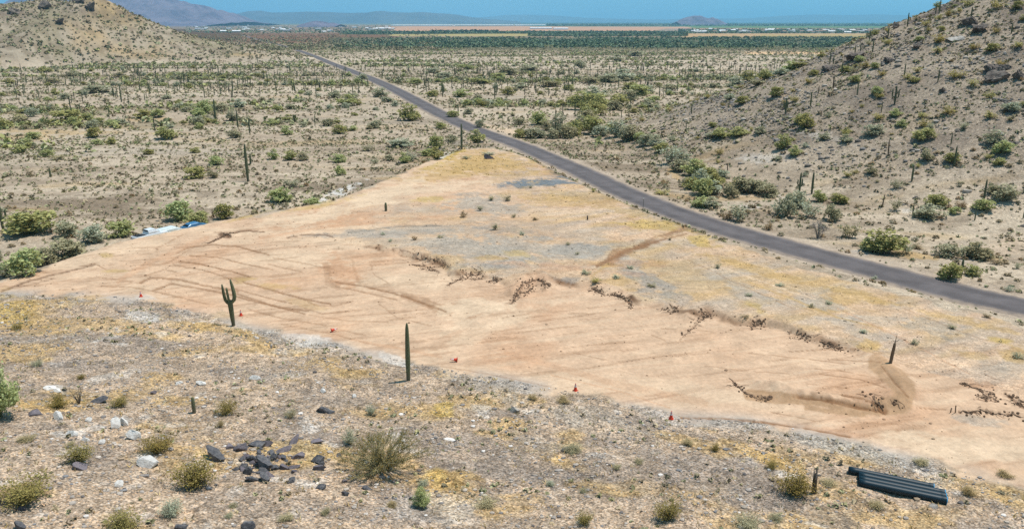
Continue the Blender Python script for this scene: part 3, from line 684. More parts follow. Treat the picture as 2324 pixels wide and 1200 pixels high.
# which face belongs to which piece of the land
fx, fy = P4[:, :, 0].mean(1), P4[:, :, 1].mean(1)
rh_, lh_ = hills(fx, fy)
reg = np.zeros(len(QF), int)
near_ = np.hypot(fx, fy) < 460
reg[near_] = np.where(inside(fx[near_], fy[near_], PAD), 1, 0)
reg[(rh_ > .8) & (reg == 0)] = 2
reg[(lh_ > 1.5)] = 3
def land(name, k, extra=None):
    F = QF[reg == k]
    used, inv = np.unique(F, return_inverse=True)
    V = GV[used]
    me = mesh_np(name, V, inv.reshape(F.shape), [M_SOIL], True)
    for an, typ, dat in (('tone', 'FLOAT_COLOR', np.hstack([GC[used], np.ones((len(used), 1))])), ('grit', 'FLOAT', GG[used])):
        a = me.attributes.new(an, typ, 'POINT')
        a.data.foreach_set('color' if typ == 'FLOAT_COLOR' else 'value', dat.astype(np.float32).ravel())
    me.normals_split_custom_set_from_vertices(VN[used].astype(np.float32))
    o = link(name, me); tag(o, kind='structure'); return o
land('ground', 0); land('graded_dirt_lot', 1); land('hill', 2); land('hill', 3)

# ------------------------------------------------------------------ road
def road_mesh():
    P = ROAD[:-1]; Z = ROADZ[:-1]
    t = np.gradient(P, axis=0); t /= np.linalg.norm(t, axis=1, keepdims=True)
    nrm = np.stack([-t[:, 1], t[:, 0]], 1)
    rad = np.hypot(P[:, 0], P[:, 1])
    hw = np.interp(rad, [0, 130, 300, 500, 1000, 5000], [4.0, 4.1, 4.2, 5.0, 5.0, 6.0])
    V = []; cols = np.array([-1.12, -1, -.5, 0, .5, 1, 1.12])
    for c in cols:
        w = hw * np.sign(c) * abs(c)
        wob = (fbm(np.arange(len(P)) * .9, np.full(len(P), c * 3), 3, 161) - .5) * (1.0 if abs(c) >= 1 else 0)
        xy = P + nrm * (w + wob)[:, None]
        crown = .06 * (1 - abs(c)) - (.14 if abs(c) > 1.05 else 0)
        V.append(np.column_stack([xy, Z + .02 + crown]))
    n = len(P); V = np.vstack(V)
    F = []
    for k in range(len(cols) - 1):
        a = k * n + np.arange(n - 1)
        F.append(np.stack([a, a + 1, a + n + 1, a + n], 1))
    F = np.vstack(F)[:, ::-1]
    k = NT('worn_asphalt', .88); k.b.inputs['Specular IOR Level'].default_value = .2
    geo = k.add('ShaderNodeNewGeometry').outputs['Position']
    f = k.math('MULTIPLY', k.mapr(k.noise(.25, 6, .6, geo), .3, .7, .76, 1.26), k.mapr(k.noise(5, 4, .6, geo), .25, .75, .9, 1.1))
    lane = k.attr('lane', 'Fac')
    wheel = k.mapr(k.math('ABSOLUTE', k.math('SUBTRACT', k.math('ABSOLUTE', lane), .5)), 0, .3, .9, 1.08)
    f = k.math('MULTIPLY', f, wheel)
    dust = k.math('MULTIPLY', k.mapr(k.math('ABSOLUTE', lane), .72, 1.02, 0, .85), k.mapr(k.noise(.7, 5, .7, geo), .35, .6, .35, 1))
    c = k.scale_col(T(108, 101, 101), f)
    k.color(k.mix(dust, c, T(190, 168, 146))); k.bump(k.noise(6, 5, .7, geo), .3, .03)
    me = mesh_np('road', V, F, [k.m], True)
    a = me.attributes.new('lane', 'FLOAT', 'POINT'); a.data.foreach_set('value', np.repeat(cols, n).astype(np.float32))
    return me
tag(link('road', road_mesh()), kind='structure')
# ------------------------------------------------------------------ plant materials
def leaf_mat(name, c, var=.35, hue=.12):
    k = NT(name, .75); k.b.inputs['Specular IOR Level'].default_value = .15
    isl = k.add('ShaderNodeNewGeometry').outputs['Random Per Island']
    ob = k.add('ShaderNodeObjectInfo').outputs['Random']
    f = k.math('MULTIPLY', k.mapr(isl, 0, 1, 1 - var, 1 + var), k.mapr(ob, 0, 1, .82, 1.2))
    a = k.scale_col(c, f)
    h = k.mix(k.mapr(ob, 0, 1, 0, 1), (1 + hue, 1 - hue * .1, .85), (1 - hue, 1, 1.15))
    k.color(k.mix(1.0, a, h, 'MULTIPLY'))
    tr = k.add('ShaderNodeBsdfTranslucent'); k.ln(a, tr.inputs[0])
    mx = k.add('ShaderNodeMixShader'); mx.inputs[0].default_value = .3
    out = k.n['Material Output']
    k.ln(k.b.outputs[0], mx.inputs[1]); k.ln(tr.outputs[0], mx.inputs[2]); k.ln(mx.outputs[0], out.inputs[0])
    return k.m
M_GREEN = leaf_mat('palo_verde_leaves', (.41, .405, .165))
M_GREY = leaf_mat('grey_green_leaves', (.42, .40, .255))
M_OLIVE = leaf_mat('creosote_leaves', (.44, .37, .13))
M_OLIVE2 = leaf_mat('near_creosote_leaves', (.30, .24, .075)); M_BROWN = leaf_mat('dry_leaves', (.36, .26, .14))
M_BUR = leaf_mat('bursage_leaves', (.35, .285, .18))
M_TAN = leaf_mat('straw_twigs', (.46, .375, .20))
M_DEAD = leaf_mat('bleached_twigs', (.36, .33, .30))
M_BARK = plain_mat('grey_brown_bark', (.13, .105, .075), .9, 0, 8, .35)
M_GBARK = plain_mat('green_bark', (.17, .17, .07), .8, 0, 8, .3)

def tube(P, rad, n=5):
    """tapered tube along P; returns V, F(quads)"""
    P = np.asarray(P, float); m = len(P)
    t = np.gradient(P, axis=0); t /= np.maximum(np.linalg.norm(t, axis=1, keepdims=True), 1e-9)
    ref = np.where(np.abs(t[:, 2:3]) > .9, [[1., 0, 0]], [[0., 0, 1.]])
    a = np.cross(t, ref); a /= np.linalg.norm(a, axis=1, keepdims=True); b = np.cross(t, a)
    th = np.arange(n) * 2 * np.pi / n
    rad = np.broadcast_to(np.asarray(rad, float), (m,))
    V = P[:, None] + rad[:, None, None] * (np.cos(th)[None, :, None] * a[:, None] + np.sin(th)[None, :, None] * b[:, None])
    V = V.reshape(-1, 3); F = []
    for i in range(m - 1):
        for j in range(n):
            F.append((i * n + j, i * n + (j + 1) % n, (i + 1) * n + (j + 1) % n, (i + 1) * n + j))
    # caps folded as quads (n even or odd: fan of degenerate-free quads skipped; tips are tiny)
    return V, np.array(F)

def join(parts):
    V, F, o = [], [], 0
    for v, f in parts:
        V.append(v); F.append(f + o); o += len(v)
    return np.vstack(V), np.vstack(F)

def leaves(C, size, g, elong=1.8, up=.35):
    """one small quad per centre, loosely facing up"""
    n = len(C)
    nr = g.normal(size=(n, 3)); nr[:, 2] = np.abs(nr[:, 2]) + up; nr /= np.linalg.norm(nr, axis=1, keepdims=True)
    a = np.cross(nr, g.normal(size=(n, 3))); a /= np.linalg.norm(a, axis=1, keepdims=True); b = np.cross(nr, a)
    s = (size * g.uniform(.6, 1.4, n))[:, None]
    V = np.stack([C - a * s * elong * .5, C - b * s * .5, C + a * s * elong * .5, C + b * s * .5], 1).reshape(-1, 3)
    return V, np.arange(4 * n).reshape(-1, 4)

def crown_pts(seed, n, clumps, flat=1.0, low=.18):
    g = np.random.default_rng(seed)
    c = []
    while len(c) < clumps:
        p = g.uniform(-1, 1, 3)
        if p[0] ** 2 + p[1] ** 2 + p[2] ** 2 < 1: c.append(p)
    c = np.array(c)
    c[:, :2] *= .36; c[:, 2] = low + (c[:, 2] * .5 + .5) ** 1.05 * (.92 - low) * (1 - .55 * (np.hypot(c[:, 0], c[:, 1]) / .4) ** 2)
    r = g.uniform(.11, .22, clumps)
    k = g.choice(clumps, n, p=r ** 2 / (r ** 2).sum())
    d = g.normal(size=(n, 3)); d /= np.linalg.norm(d, axis=1, keepdims=True)
    rad = r[k] * g.uniform(.35, 1.1, n) ** .6
    rad = rad * np.where(g.uniform(size=n) < .16, g.uniform(1.1, 1.75, n), 1.0)
    C = c[k] + d * rad[:, None] * [1, 1, .75]
    C[:, 2] = np.maximum(C[:, 2], .04)
    return C, c, r, g

def make_tree(seed, n=650, clumps=14, leaf=.055, low=.2, stems=6, srad=.02):
    C, c, r, g = crown_pts(seed, n, clumps, low=low)
    lv = leaves(C, leaf, g)
    tubes = []
    for i in range(stems):
        e = c[i % clumps]; b = g.normal(size=3) * [.025, .025, 0]
        m = (b + e) / 2 + g.normal(size=3) * .05
        tubes.append(tube([b - [0, 0, .05], (b * .7 + m * .3), m, e], [srad, srad * .8, srad * .55, srad * .25]))
    return lv, join(tubes)

def make_bush(seed, n=420, leaf=.05, stems=16, srad=.008):
    """vase-shaped shrub: many stems from one root, leaves toward the tips"""
    g = np.random.default_rng(seed)
    tubes, C = [], []
    for i in range(stems):
        az_ = g.uniform(0, 2 * np.pi); sp_ = g.uniform(.05, 1) ** .6 * .48
        h = g.uniform(.55, 1.0) * (1 - .35 * (sp_ / .48) ** 2)
        e = np.array([math.cos(az_) * sp_, math.sin(az_) * sp_, h]); b = e * [.08, .08, 0]
        m = e * [.45, .45, .5] + g.normal(size=3) * .03
        tubes.append(tube([b - [0, 0, .05], m, e], [srad, srad * .7, srad * .3], 4))
        k = int(n / stems)
        t = g.uniform(.35, 1.08, k)[:, None]
        P = np.where(t < .5, b + (m - b) * t * 2, m + (e - m) * (t * 2 - 1))
        C.append(P + g.normal(size=(k, 3)) * .075)
    C = np.vstack(C); C[:, 2] = np.maximum(C[:, 2], .03)
    return leaves(C, leaf, g, 1.7), join(tubes)

def shrub_blob(seed, n=70, leaf=.2):
    g = np.random.default_rng(seed)
    d = g.normal(size=(n, 3)); d[:, 2] = np.abs(d[:, 2]); d /= np.linalg.norm(d, axis=1, keepdims=True)
    C = d * g.uniform(.3, 1, (n, 1)) ** .5 * [.44, .44, .85]
    C += g.normal(size=(n, 3)) * .05; C[:, 2] = np.maximum(C[:, 2], .03)
    return leaves(C, leaf, g, 1.4)

KIND = {}
def kinds():
    tr = [(make_tree(100 + i, 1200, 20 + i % 4, .055, low=.05 + .02 * (i % 3))) for i in range(6)]
    bu = [(make_bush(200 + i, 420, .058)) for i in range(6)]
    for key, src, ml, ms in (('g', tr, M_GREEN, M_GBARK), ('d', tr, M_GREY, M_BARK), ('y', bu, M_OLIVE, M_BARK), ('o', bu, M_BROWN, M_BARK), ('s', bu, M_GREY, M_BARK)):
        KIND[key] = [(mesh_np('crown', *a, [ml]), mesh_np('trunk' if src is tr else 'stems', *b, [ms], True)) for a, b in src]
    KIND['b'] = [mesh_np('bursage_shrub', *shrub_blob(300 + i), [M_BUR if i % 3 else M_BROWN]) for i in range(6)]
    fine = [make_bush(400 + i, 2600, .026, 44, .006) for i in range(4)]
    KIND['Y'] = [(mesh_np('crown', *a, [M_OLIVE2]), mesh_np('stems', *b, [M_BARK], True)) for a, b in fine]
    KIND['O'] = [(mesh_np('crown', *a, [M_TAN]), mesh_np('stems', *b, [M_BARK], True)) for a, b in fine]
    KIND['S'] = [(mesh_np('crown', *a, [M_GREY]), mesh_np('stems', *b, [M_BARK], True)) for a, b in fine]
    ft = [make_tree(500 + i, 3400, 20, .03, low=.12, stems=10, srad=.012) for i in range(3)]
    KIND['G'] = [(mesh_np('crown', *a, [M_GREEN]), mesh_np('trunk', *b, [M_GBARK], True)) for a, b in ft]
    KIND['D'] = [(mesh_np('crown', *a, [M_GREY]), mesh_np('trunk', *b, [M_BARK], True)) for a, b in ft]
    # leafless branching skeletons
    def bare(seed, n, sub):
        g = np.random.default_rng(seed); tb = []; tw = []
        for i in range(n):
            a = g.uniform(0, 2 * np.pi); sp_ = g.uniform(.15, .42); e = np.array([math.cos(a) * sp_, math.sin(a) * sp_, g.uniform(.6, 1)])
            m = e * [.4, .4, .5] + g.normal(size=3) * .04
            tb.append(tube([[0, 0, -.05], m, e], [.02, .014, .005], 4))
            for j in range(sub):
                t = g.uniform(.3, 1); p = m + (e - m) * t; q = p + g.normal(size=3) * .12 + [0, 0, .06]
                tw.append(tube([p, (p + q) / 2 + g.normal(size=3) * .02, q], [.006, .005, .003], 3))
        return join(tb), join(tw)
    for key, sd, n, sub, mt in (('x', 600, 9, 22, M_DEAD), ('w', 610, 10, 5, M_BARK)):
        a, b = bare(sd, n, sub)
        KIND[key] = [(mesh_np('twigs', *b, [mt], True), mesh_np('trunk', *a, [mt], True))]
kinds()
KNAME = {'g': ('palo_verde_tree', 'tree', 'yellow-green palo verde tree'), 'd': ('mesquite_tree', 'tree', 'grey-green mesquite tree'), 'y': ('creosote_bush', 'bush', 'olive creosote bush'),
         'o': ('dry_bush', 'bush', 'dry brown bush'), 's': ('brittlebush', 'bush', 'grey-green brittlebush'), 'b': ('bursage_shrub', 'shrub', 'small brown bursage shrub'),
         'x': ('dead_tree', 'dead tree', 'bleached leafless tree'), 'w': ('ocotillo', 'plant', 'leafless wand-stemmed ocotillo')}

# ------------------------------------------------------------------ saguaros
def cactus_mat(name, c, c2):
    k = NT(name, .7)
    tc = k.add('ShaderNodeTexCoord').outputs['Object']
    sx = k.add('ShaderNodeSeparateXYZ'); k.ln(tc, sx.inputs[0])
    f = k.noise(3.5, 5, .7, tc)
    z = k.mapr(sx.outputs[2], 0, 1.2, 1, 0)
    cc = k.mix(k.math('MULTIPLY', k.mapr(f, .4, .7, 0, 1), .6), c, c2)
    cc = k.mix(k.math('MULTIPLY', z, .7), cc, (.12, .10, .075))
    ob = k.add('ShaderNodeObjectInfo').outputs['Random']
    k.color(k.scale_col(cc, k.mapr(ob, 0, 1, .8, 1.2))); k.bump(k.noise(14, 4, .7, tc), .5, .05)
    return k.m
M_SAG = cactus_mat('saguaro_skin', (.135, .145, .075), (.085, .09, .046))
M_SAGD = cactus_mat('dead_saguaro_skin', (.17, .115, .07), (.085, .06, .042))

def ribbed(P, rad, ribs=11, depth=.13, sub=2):
    """fluted column along P with rounded tip"""
    P = np.asarray(P, float); rad = np.asarray(rad, float)
    t = np.gradient(P, axis=0); t /= np.linalg.norm(t, axis=1, keepdims=True)
    a = np.cross(t, np.broadcast_to([0, 1.0, .13], t.shape)); a /= np.linalg.norm(a, axis=1, keepdims=True); b = np.cross(t, a)
    n = ribs * sub
    th = np.arange(n) * 2 * np.pi / n
    m_ = 1 - depth * (np.arange(n) % sub != 0)
    V = P[:, None] + rad[:, None, None] * m_[None, :, None] * (np.cos(th)[None, :, None] * a[:, None] + np.sin(th)[None, :, None] * b[:, None])
    F = []
    for i in range(len(P) - 1):
        for j in range(n):
            F.append((i * n + j, i * n + (j + 1) % n, (i + 1) * n + (j + 1) % n, (i + 1) * n + j))
    return V.reshape(-1, 3), np.array(F)

def column(h, r, base=(0, 0, 0), lean=(0, 0), n=12, foot=.7, waist=1.0):
    z = np.concatenate([np.linspace(0, .9, n - 4), [.94, .97, .99, 1.0]])
    prof = np.interp(z, [0, .12, .4, .75, .9, .94, .97, .99, 1], [foot, .86, 1.0 * waist, .85, .68, .58, .44, .26, .04])
    P = np.column_stack([base[0] + lean[0] * z * h, base[1] + lean[1] * z * h, base[2] - .15 * (z == 0) + z * h])
    return ribbed(P, r * prof)

def arm(z0, az_, out, rise, r, n=5, droop=.0):
    """arm leaving the trunk sideways at z0, elbowing up"""
    c, s = math.cos(az_), math.sin(az_)
    prof = []
    q = [(.0, -.02), (.45, -.03), (.8, .04), (.97, .2)]
    pts = [(out * a_, z0 + out * b_ - droop * a_) for a_, b_ in q]
    top = pts[-1][1] + rise
    for t in (.25, .5, .75, .9, .96, .99, 1.0): pts.append((out * (1 + .03 * t), pts[3][1] + (top - pts[3][1]) * t))
    P = np.array([(x_ * c, x_ * s, z_) for x_, z_ in pts])
    rad = np.array([.7, .72, .85, .95, 1, 1, .9, .72, .5, .28, .05]) * r
    return ribbed(P, rad, 9)

SAG = []          # (name words, trunk mesh, [arm meshes], joined far mesh), 6 m tall
def sag_variant(word, trunk, arms, mat=None):
    mat = mat or M_SAG
    tm = mesh_np('trunk', *trunk, [mat], True); am = [mesh_np('arm', *a, [mat], True) for a in arms]
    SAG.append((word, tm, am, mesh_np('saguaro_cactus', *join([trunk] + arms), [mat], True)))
sag_variant('single-stem', column(6, .27), [])
sag_variant('slim single-stem', column(6, .2, lean=(.03, .02)), [])
sag_variant('one-armed', column(6, .26), [arm(2.7, .4, .75, 1.4, .17)])
sag_variant('two-armed', column(6, .27), [arm(2.6, .2, .7, 1.7, .18), arm(3.0, 3.3, .75, 1.2, .17)])
sag_variant('three-armed', column(6, .29), [arm(2.4, 0, .8, 2.0, .18), arm(2.9, 2.4, .75, 1.5, .18), arm(3.2, 4.4, .7, .9, .16)])
sag_variant('many-armed', column(5.8, .3), [arm(2.2, .3, .85, 2.2, .19), arm(2.5, 1.6, .7, 1.6, .17), arm(2.4, 3.2, .9, 2.4, .19), arm(3.0, 4.6, .7, 1.2, .16), arm(3.4, 5.6, .6, .8, .14)])
sag_variant('bare brown dead', column(6, .22, lean=(.04, 0), foot=.9), [], M_SAGD)
sag_variant('stubby-armed', column(6, .26), [arm(2.9, 0, .6, .25, .15), arm(3.2, 3.2, .55, .35, .15), arm(3.6, 1.8, .5, .2, .13)])
# ------------------------------------------------------------------ landmarks used when a label says where a plant stands
LM = [(563, 412, 'the tall lone plain saguaro'), (290, 540, 'the white pickup'), (392, 523, 'the blue car'), (1232, 414, 'the blue-grey gravel oval'),
      (2180, 627, 'the thick roadside saguaro'), (1855, 540, 'the bleached leafless tree'), (2015, 356, 'the bare dead slope saguaro'),
      (1048, 339, "the lot-tip saguaro"), (2059, 60, 'the one-armed skyline saguaro'), (2030, 235, 'the many-armed hill saguaro'),
      (2232, 455, 'the stubby-armed slope saguaro'), (2003, 570, 'the big bright roadside tree'), (931, 273, 'the round road-bend tree'),
      (1340, 302, 'the dense green wash clump'), (77, 529, 'the wide left-edge tree'), (406, 497, 'the lot-bank tree pair'), (1388, 305, 'the wash saguaro trio'),
      (418, 191, 'the forked far-plain saguaro'), (490, 277, 'the thicket saguaro'), (1126, 215, 'the saguaro pair past the road'), (1431, 242, 'the saguaro behind the wash'),
      (1782, 258, 'the many-armed hill-foot saguaro'), (2165, 376, 'the crooked slope saguaro'), (1700, 435, 'the blue-green near thicket'),
      (860, 1062, 'the big straw-coloured bush'), (580, 1030, 'the black rock pile'), (2050, 1105, 'the black pipes'), (925, 862, 'the plain foreground saguaro'), (530, 738, 'the three-pronged foreground saguaro'),
      (300, 970, 'the white boulders'), (120, 60, 'the left hill crest'), (2128, 186, 'the one-armed outcrop saguaro'), (1842, 440, 'the saguaro amid grey bushes'), (1240, 305, 'the trees by the pale turnout')]
LMU = np.array([l[0] for l in LM], float); LMV = np.array([l[1] for l in LM], float)
PENDING = []                                       # (object, adjective phrase, category, group, u, v)
def pend(o, words, cat, group, u, v): PENDING.append((o, words, cat, group, float(u), float(v)))

ORD = ['', 'second', 'third', 'fourth', 'fifth', 'sixth', 'seventh', 'eighth', 'ninth', 'tenth', 'eleventh', 'twelfth']
def settle_labels():
    rows = {}
    for o, words, cat, group, u, v in PENDING:
        d = np.hypot(LMU - u, (LMV - v) * 2.2)
        d = np.where(d < 6, 1e9, d)
        i = int(np.argmin(d)); du, dv = u - LMU[i], (v - LMV[i]) * 2.2
        rel = ('right of' if du > 0 else 'left of') if abs(du) > 1.1 * abs(dv) else ('in front of' if dv > 0 else 'behind')
        rows.setdefault((words, cat, rel, i), []).append((d[i], o, group))
    for (words, cat, rel, i), L_ in rows.items():
        L_.sort(key=lambda t: t[0])
        for n, (dd, o, group) in enumerate(L_):
            if len(L_) == 1: lab = f"{words} {rel} {LM[i][2]}"
            elif n == 0: lab = f"{words} closest {rel} {LM[i][2]}" if rel in ('behind', 'in front of') else f"{words} just {rel} {LM[i][2]}"
            elif n < 12: lab = f"{words}, {ORD[n]} one {rel} {LM[i][2]}"
            else: lab = f"{words} farther off, {rel} {LM[i][2]}"
            tag(o, lab, cat, group)

# ------------------------------------------------------------------ trees and bushes read off the photo: u, v of the foot, width, height (px), kind
TREES = [
 (77,316,36,20,'g'),(215,312,34,28,'g'),(379,315,50,30,'g'),(441,404,50,30,'g'),(45,346,37,20,'g'),(150,277,70,32,'g'),(74,265,30,24,'d'),(198,272,32,18,'g'),(0,292,52,36,'g'),(45,278,40,17,'d'),
 (322,267,44,18,'g'),(359,266,34,22,'g'),(463,258,44,36,'g'),(450,264,34,20,'g'),(503,253,34,20,'d'),(544,243,37,18,'d'),(450,282,34,22,'d'),(530,274,34,24,'d'),(564,280,27,20,'d'),(631,253,27,17,'g'),
 (534,313,34,20,'d'),(653,306,30,20,'g'),(745,286,34,20,'d'),(772,303,34,24,'g'),(339,350,24,14,'g'),(443,347,24,14,'g'),(490,374,34,24,'g'),(621,362,24,24,'g'),(658,363,30,22,'g'),(688,364,27,18,'d'),(768,368,34,22,'g'),(772,398,27,24,'g'),
 (131,363,44,14,'s'),(221,210,67,18,'d'),(101,165,36,14,'g'),(170,172,34,12,'d'),(660,425,44,26,'s'),(420,246,50,12,'d'),(120,188,40,12,'d'),(20,190,30,12,'g'),(270,176,30,12,'d'),
 (77,529,112,60,'g'),(40,520,50,36,'g'),(150,537,52,42,'d'),(211,549,58,46,'d'),(272,536,58,42,'g'),(55,622,78,66,'g'),(150,585,86,50,'d'),(100,600,60,40,'d'),(15,628,44,40,'d'),(406,499,66,54,'g'),(450,508,48,32,'g'),(510,496,44,42,'g'),(0,592,30,26,'s'),
 (931,274,48,36,'g'),(1089,290,24,22,'d'),(1028,266,30,18,'g'),(1062,259,24,14,'d'),(1001,293,24,18,'g'),(991,336,37,34,'g'),(1025,326,28,24,'d'),(1082,324,38,30,'g'),(991,361,32,28,'g'),(911,333,54,22,'d'),
 (1179,313,30,24,'g'),(1225,313,36,24,'d'),(1255,314,34,26,'d'),(1223,284,42,36,'g'),(1270,306,40,46,'d'),(1300,308,44,40,'g'),(1240,296,34,26,'d'),(1345,304,52,48,'g'),(1320,296,40,40,'d'),(1334,275,44,40,'g'),(1352,262,50,38,'g'),(1320,250,52,40,'g'),(1366,248,50,34,'g'),(1395,250,36,26,'d'),(1305,238,40,26,'g'),(1350,232,46,24,'g'),
 (1448,217,52,30,'g'),(1430,205,40,22,'g'),(1411,182,60,24,'d'),(1384,187,50,22,'d'),(1340,190,40,18,'d'),(1404,309,52,36,'d'),(1385,300,30,24,'g'),(1438,316,46,32,'d'),(1468,330,42,32,'d'),(1452,322,30,26,'g'),(1518,372,54,44,'s'),(1545,388,50,32,'d'),(1500,345,34,24,'g'),
 (1156,170,46,22,'d'),(1317,155,30,20,'d'),(1152,216,36,18,'g'),(1048,220,38,20,'g'),(981,219,30,16,'g'),(864,220,36,24,'d'),(787,241,46,26,'g'),(800,228,30,20,'d'),(850,371,28,14,'s'),(884,364,22,16,'d'),(918,370,28,24,'g'),(1130,178,40,14,'g'),(1180,200,34,12,'d'),(1250,196,50,14,'d'),(1290,205,30,14,'g'),(1010,176,40,14,'d'),(940,190,40,12,'g'),(1090,190,50,14,'g'),(1200,160,50,12,'d'),(1400,140,36,16,'d'),(1445,128,40,14,'d'),(1060,158,44,12,'g'),(980,165,30,12,'d'),
 (820,186,30,20,'d'),(760,222,30,18,'d'),(880,232,30,14,'d'),(1480,232,34,16,'g'),(1520,205,40,16,'d'),
 (1775,338,36,34,'g'),(1802,353,32,24,'g'),(1980,306,42,28,'d'),(2094,317,50,30,'g'),(1870,316,28,15,'d'),(1920,323,28,18,'d'),(1640,311,50,20,'g'),(1675,308,44,20,'g'),(1615,312,30,14,'d'),(1725,304,28,20,'d'),(1826,290,42,36,'g'),(1815,280,30,24,'g'),(1762,220,32,28,'g'),(1655,227,28,16,'d'),(1685,236,32,22,'g'),
 (1700,186,44,24,'g'),(1740,180,40,22,'g'),(1772,172,36,20,'d'),(1670,192,36,20,'d'),(1718,195,36,16,'d'),(1790,160,36,20,'g'),(1815,152,34,16,'g'),(1990,214,26,22,'g'),(1940,187,26,20,'g'),(2171,177,46,20,'y'),(2208,197,32,18,'y'),(2245,223,30,18,'y'),(2295,252,42,24,'d'),(2151,260,42,22,'y'),(2248,270,40,20,'y'),(1990,272,32,18,'y'),(2030,264,30,18,'g'),(2185,294,32,22,'s'),
 (2275,349,46,34,'g'),(2255,328,46,32,'d'),(2104,364,32,26,'d'),(2161,368,36,26,'g'),(1977,394,26,20,'d'),(1923,402,26,14,'y'),(2128,97,36,22,'y'),(2252,117,30,22,'g'),(2014,102,30,18,'y'),(2210,112,30,16,'y'),(2262,22,34,24,'y'),(2198,14,30,18,'y'),(2310,20,26,20,'g'),(1950,140,24,16,'g'),(2310,110,34,16,'y'),(1965,155,32,16,'y'),(2000,172,26,14,'y'),(2080,165,26,14,'y'),(2130,120,34,14,'y'),(2060,180,28,16,'y'),(2270,150,28,16,'y'),(1920,165,30,18,'g'),(2100,60,24,16,'y'),(2130,46,24,14,'y'),
 (1490,336,40,30,'d'),(1540,362,40,32,'s'),(1575,397,50,36,'g'),(1592,417,44,34,'d'),(1622,422,44,30,'g'),(1560,377,36,28,'d'),(1742,446,50,34,'d'),(1660,447,40,30,'d'),(1612,472,40,26,'d'),(1812,472,44,38,'d'),(1762,487,40,34,'s'),(1422,319,44,32,'d'),(1365,310,44,30,'d'),(1286,313,44,36,'d'),(1204,313,40,26,'d'),(1330,287,50,46,'d'),(1345,227,60,30,'d'),(1402,239,50,28,'g'),(1426,229,44,24,'d'),(1466,213,44,22,'d'),
 (1594,442,56,46,'g'),(1570,430,40,34,'g'),(1594,469,48,26,'g'),(1690,437,60,42,'d'),(1720,438,46,34,'d'),(1665,430,36,26,'y'),(1610,405,40,30,'g'),(1580,400,50,34,'g'),(1675,502,58,40,'s'),(1650,498,34,20,'o'),(1785,492,44,58,'d'),(1835,494,52,44,'s'),(1890,500,40,40,'d'),(1860,457,34,28,'g'),(1905,462,42,27,'g'),(2030,477,32,30,'s'),(2125,464,50,27,'g'),(2232,477,48,30,'g'),(2280,452,54,38,'d'),(2255,440,30,24,'d'),(2165,484,28,18,'g'),
 (1930,540,54,40,'s'),(2003,572,92,54,'g'),(1975,570,48,34,'g'),(2058,576,36,30,'s'),(2150,582,54,34,'d'),(2220,587,64,40,'d'),(2195,582,36,28,'d'),(2155,634,54,46,'g'),(2205,624,36,28,'g'),(1745,522,28,20,'o'),(1984,634,20,10,'s'),(1510,420,20,10,'o'),(1500,440,44,12,'y'),(1640,405,30,24,'d'),(2180,470,30,16,'o'),(2080,565,40,12,'o'),(2260,600,30,16,'o'),(2290,660,26,14,'s'),(2310,610,20,16,'s'),(1560,420,26,18,'d'),(1530,356,30,22,'s'),(1620,440,40,30,'d'),
]
# foreground and lot plants, finer meshes
NEAR = [
 (440,1102,112,76,'Y'),(180,1049,76,50,'Y'),(55,1136,130,62,'Y'),(285,1199,92,52,'Y'),(390,1169,60,46,'S'),(358,1023,82,42,'Y'),(515,939,56,36,'Y'),(0,946,92,138,'G'),(1515,1179,72,54,'Y'),(1325,1188,44,34,'Y'),
 (960,1149,40,54,'G'),(1800,1119,92,62,'Y'),(1750,1064,32,26,'Y'),(1622,1022,26,20,'Y'),(135,923,60,34,'Y'),(270,921,46,26,'Y'),(180,916,44,44,'w'),(842,941,24,30,'S'),(795,1006,44,40,'S'),(1400,1064,22,16,'O'),
 (40,748,28,16,'Y'),(185,859,22,14,'Y'),(85,830,32,16,'S'),(660,946,32,22,'S'),(1695,1194,70,30,'S'),(1300,1024,54,20,'S'),(890,1150,30,16,'O'),(500,968,22,20,'O'),(60,725,14,10,'S'),(740,1165,30,16,'S'),(1250,1100,24,14,'S'),(1325,1116,24,12,'S'),(1100,1148,60,24,'O'),(960,1100,30,16,'S'),(530,1150,24,12,'S'),(90,820,20,16,'w'),(160,1012,26,14,'O'),(520,1172,24,12,'S'),(2200,1120,40,20,'O'),(2280,1080,40,16,'O'),(2090,1052,40,16,'O'),(1880,1100,40,16,'O'),(1990,1150,44,18,'O'),(1560,1010,30,16,'O'),(1450,1050,26,12,'S'),(1210,905,26,14,'O'),(1280,912,40,16,'O'),(650,1180,40,18,'O'),(1760,1180,40,16,'S'),(60,1000,44,16,'O'),
 (1115,455,22,12,'s'),(1150,455,26,16,'s'),(1090,478,20,13,'s'),(1050,493,24,15,'o'),(1125,521,22,16,'s'),(1185,533,16,10,'s'),(1165,493,16,10,'s'),(1348,436,16,12,'y'),(1215,500,20,8,'o'),(1205,427,12,8,'s'),(940,545,16,12,'o'),(885,548,14,8,'s'),(1310,577,14,8,'s'),(1430,610,22,10,'s'),(1480,650,26,10,'s'),(1630,608,18,14,'s'),(1700,672,20,10,'s'),(1770,648,24,8,'s'),(1840,697,22,10,'s'),(1690,720,24,8,'o'),(1880,690,22,10,'s'),(2075,780,26,14,'s'),(2310,812,30,16,'s'),(1330,620,30,10,'s'),(1400,632,26,10,'s'),(1350,640,34,12,'y'),(1520,545,12,8,'o'),(2160,745,24,10,'s'),(2240,720,24,10,'o'),(1960,755,24,10,'s'),(1290,555,16,8,'s'),(1000,540,20,8,'s'),(870,532,18,7,'s'),(1060,360,30,8,'s'),(1110,352,34,9,'s'),
]
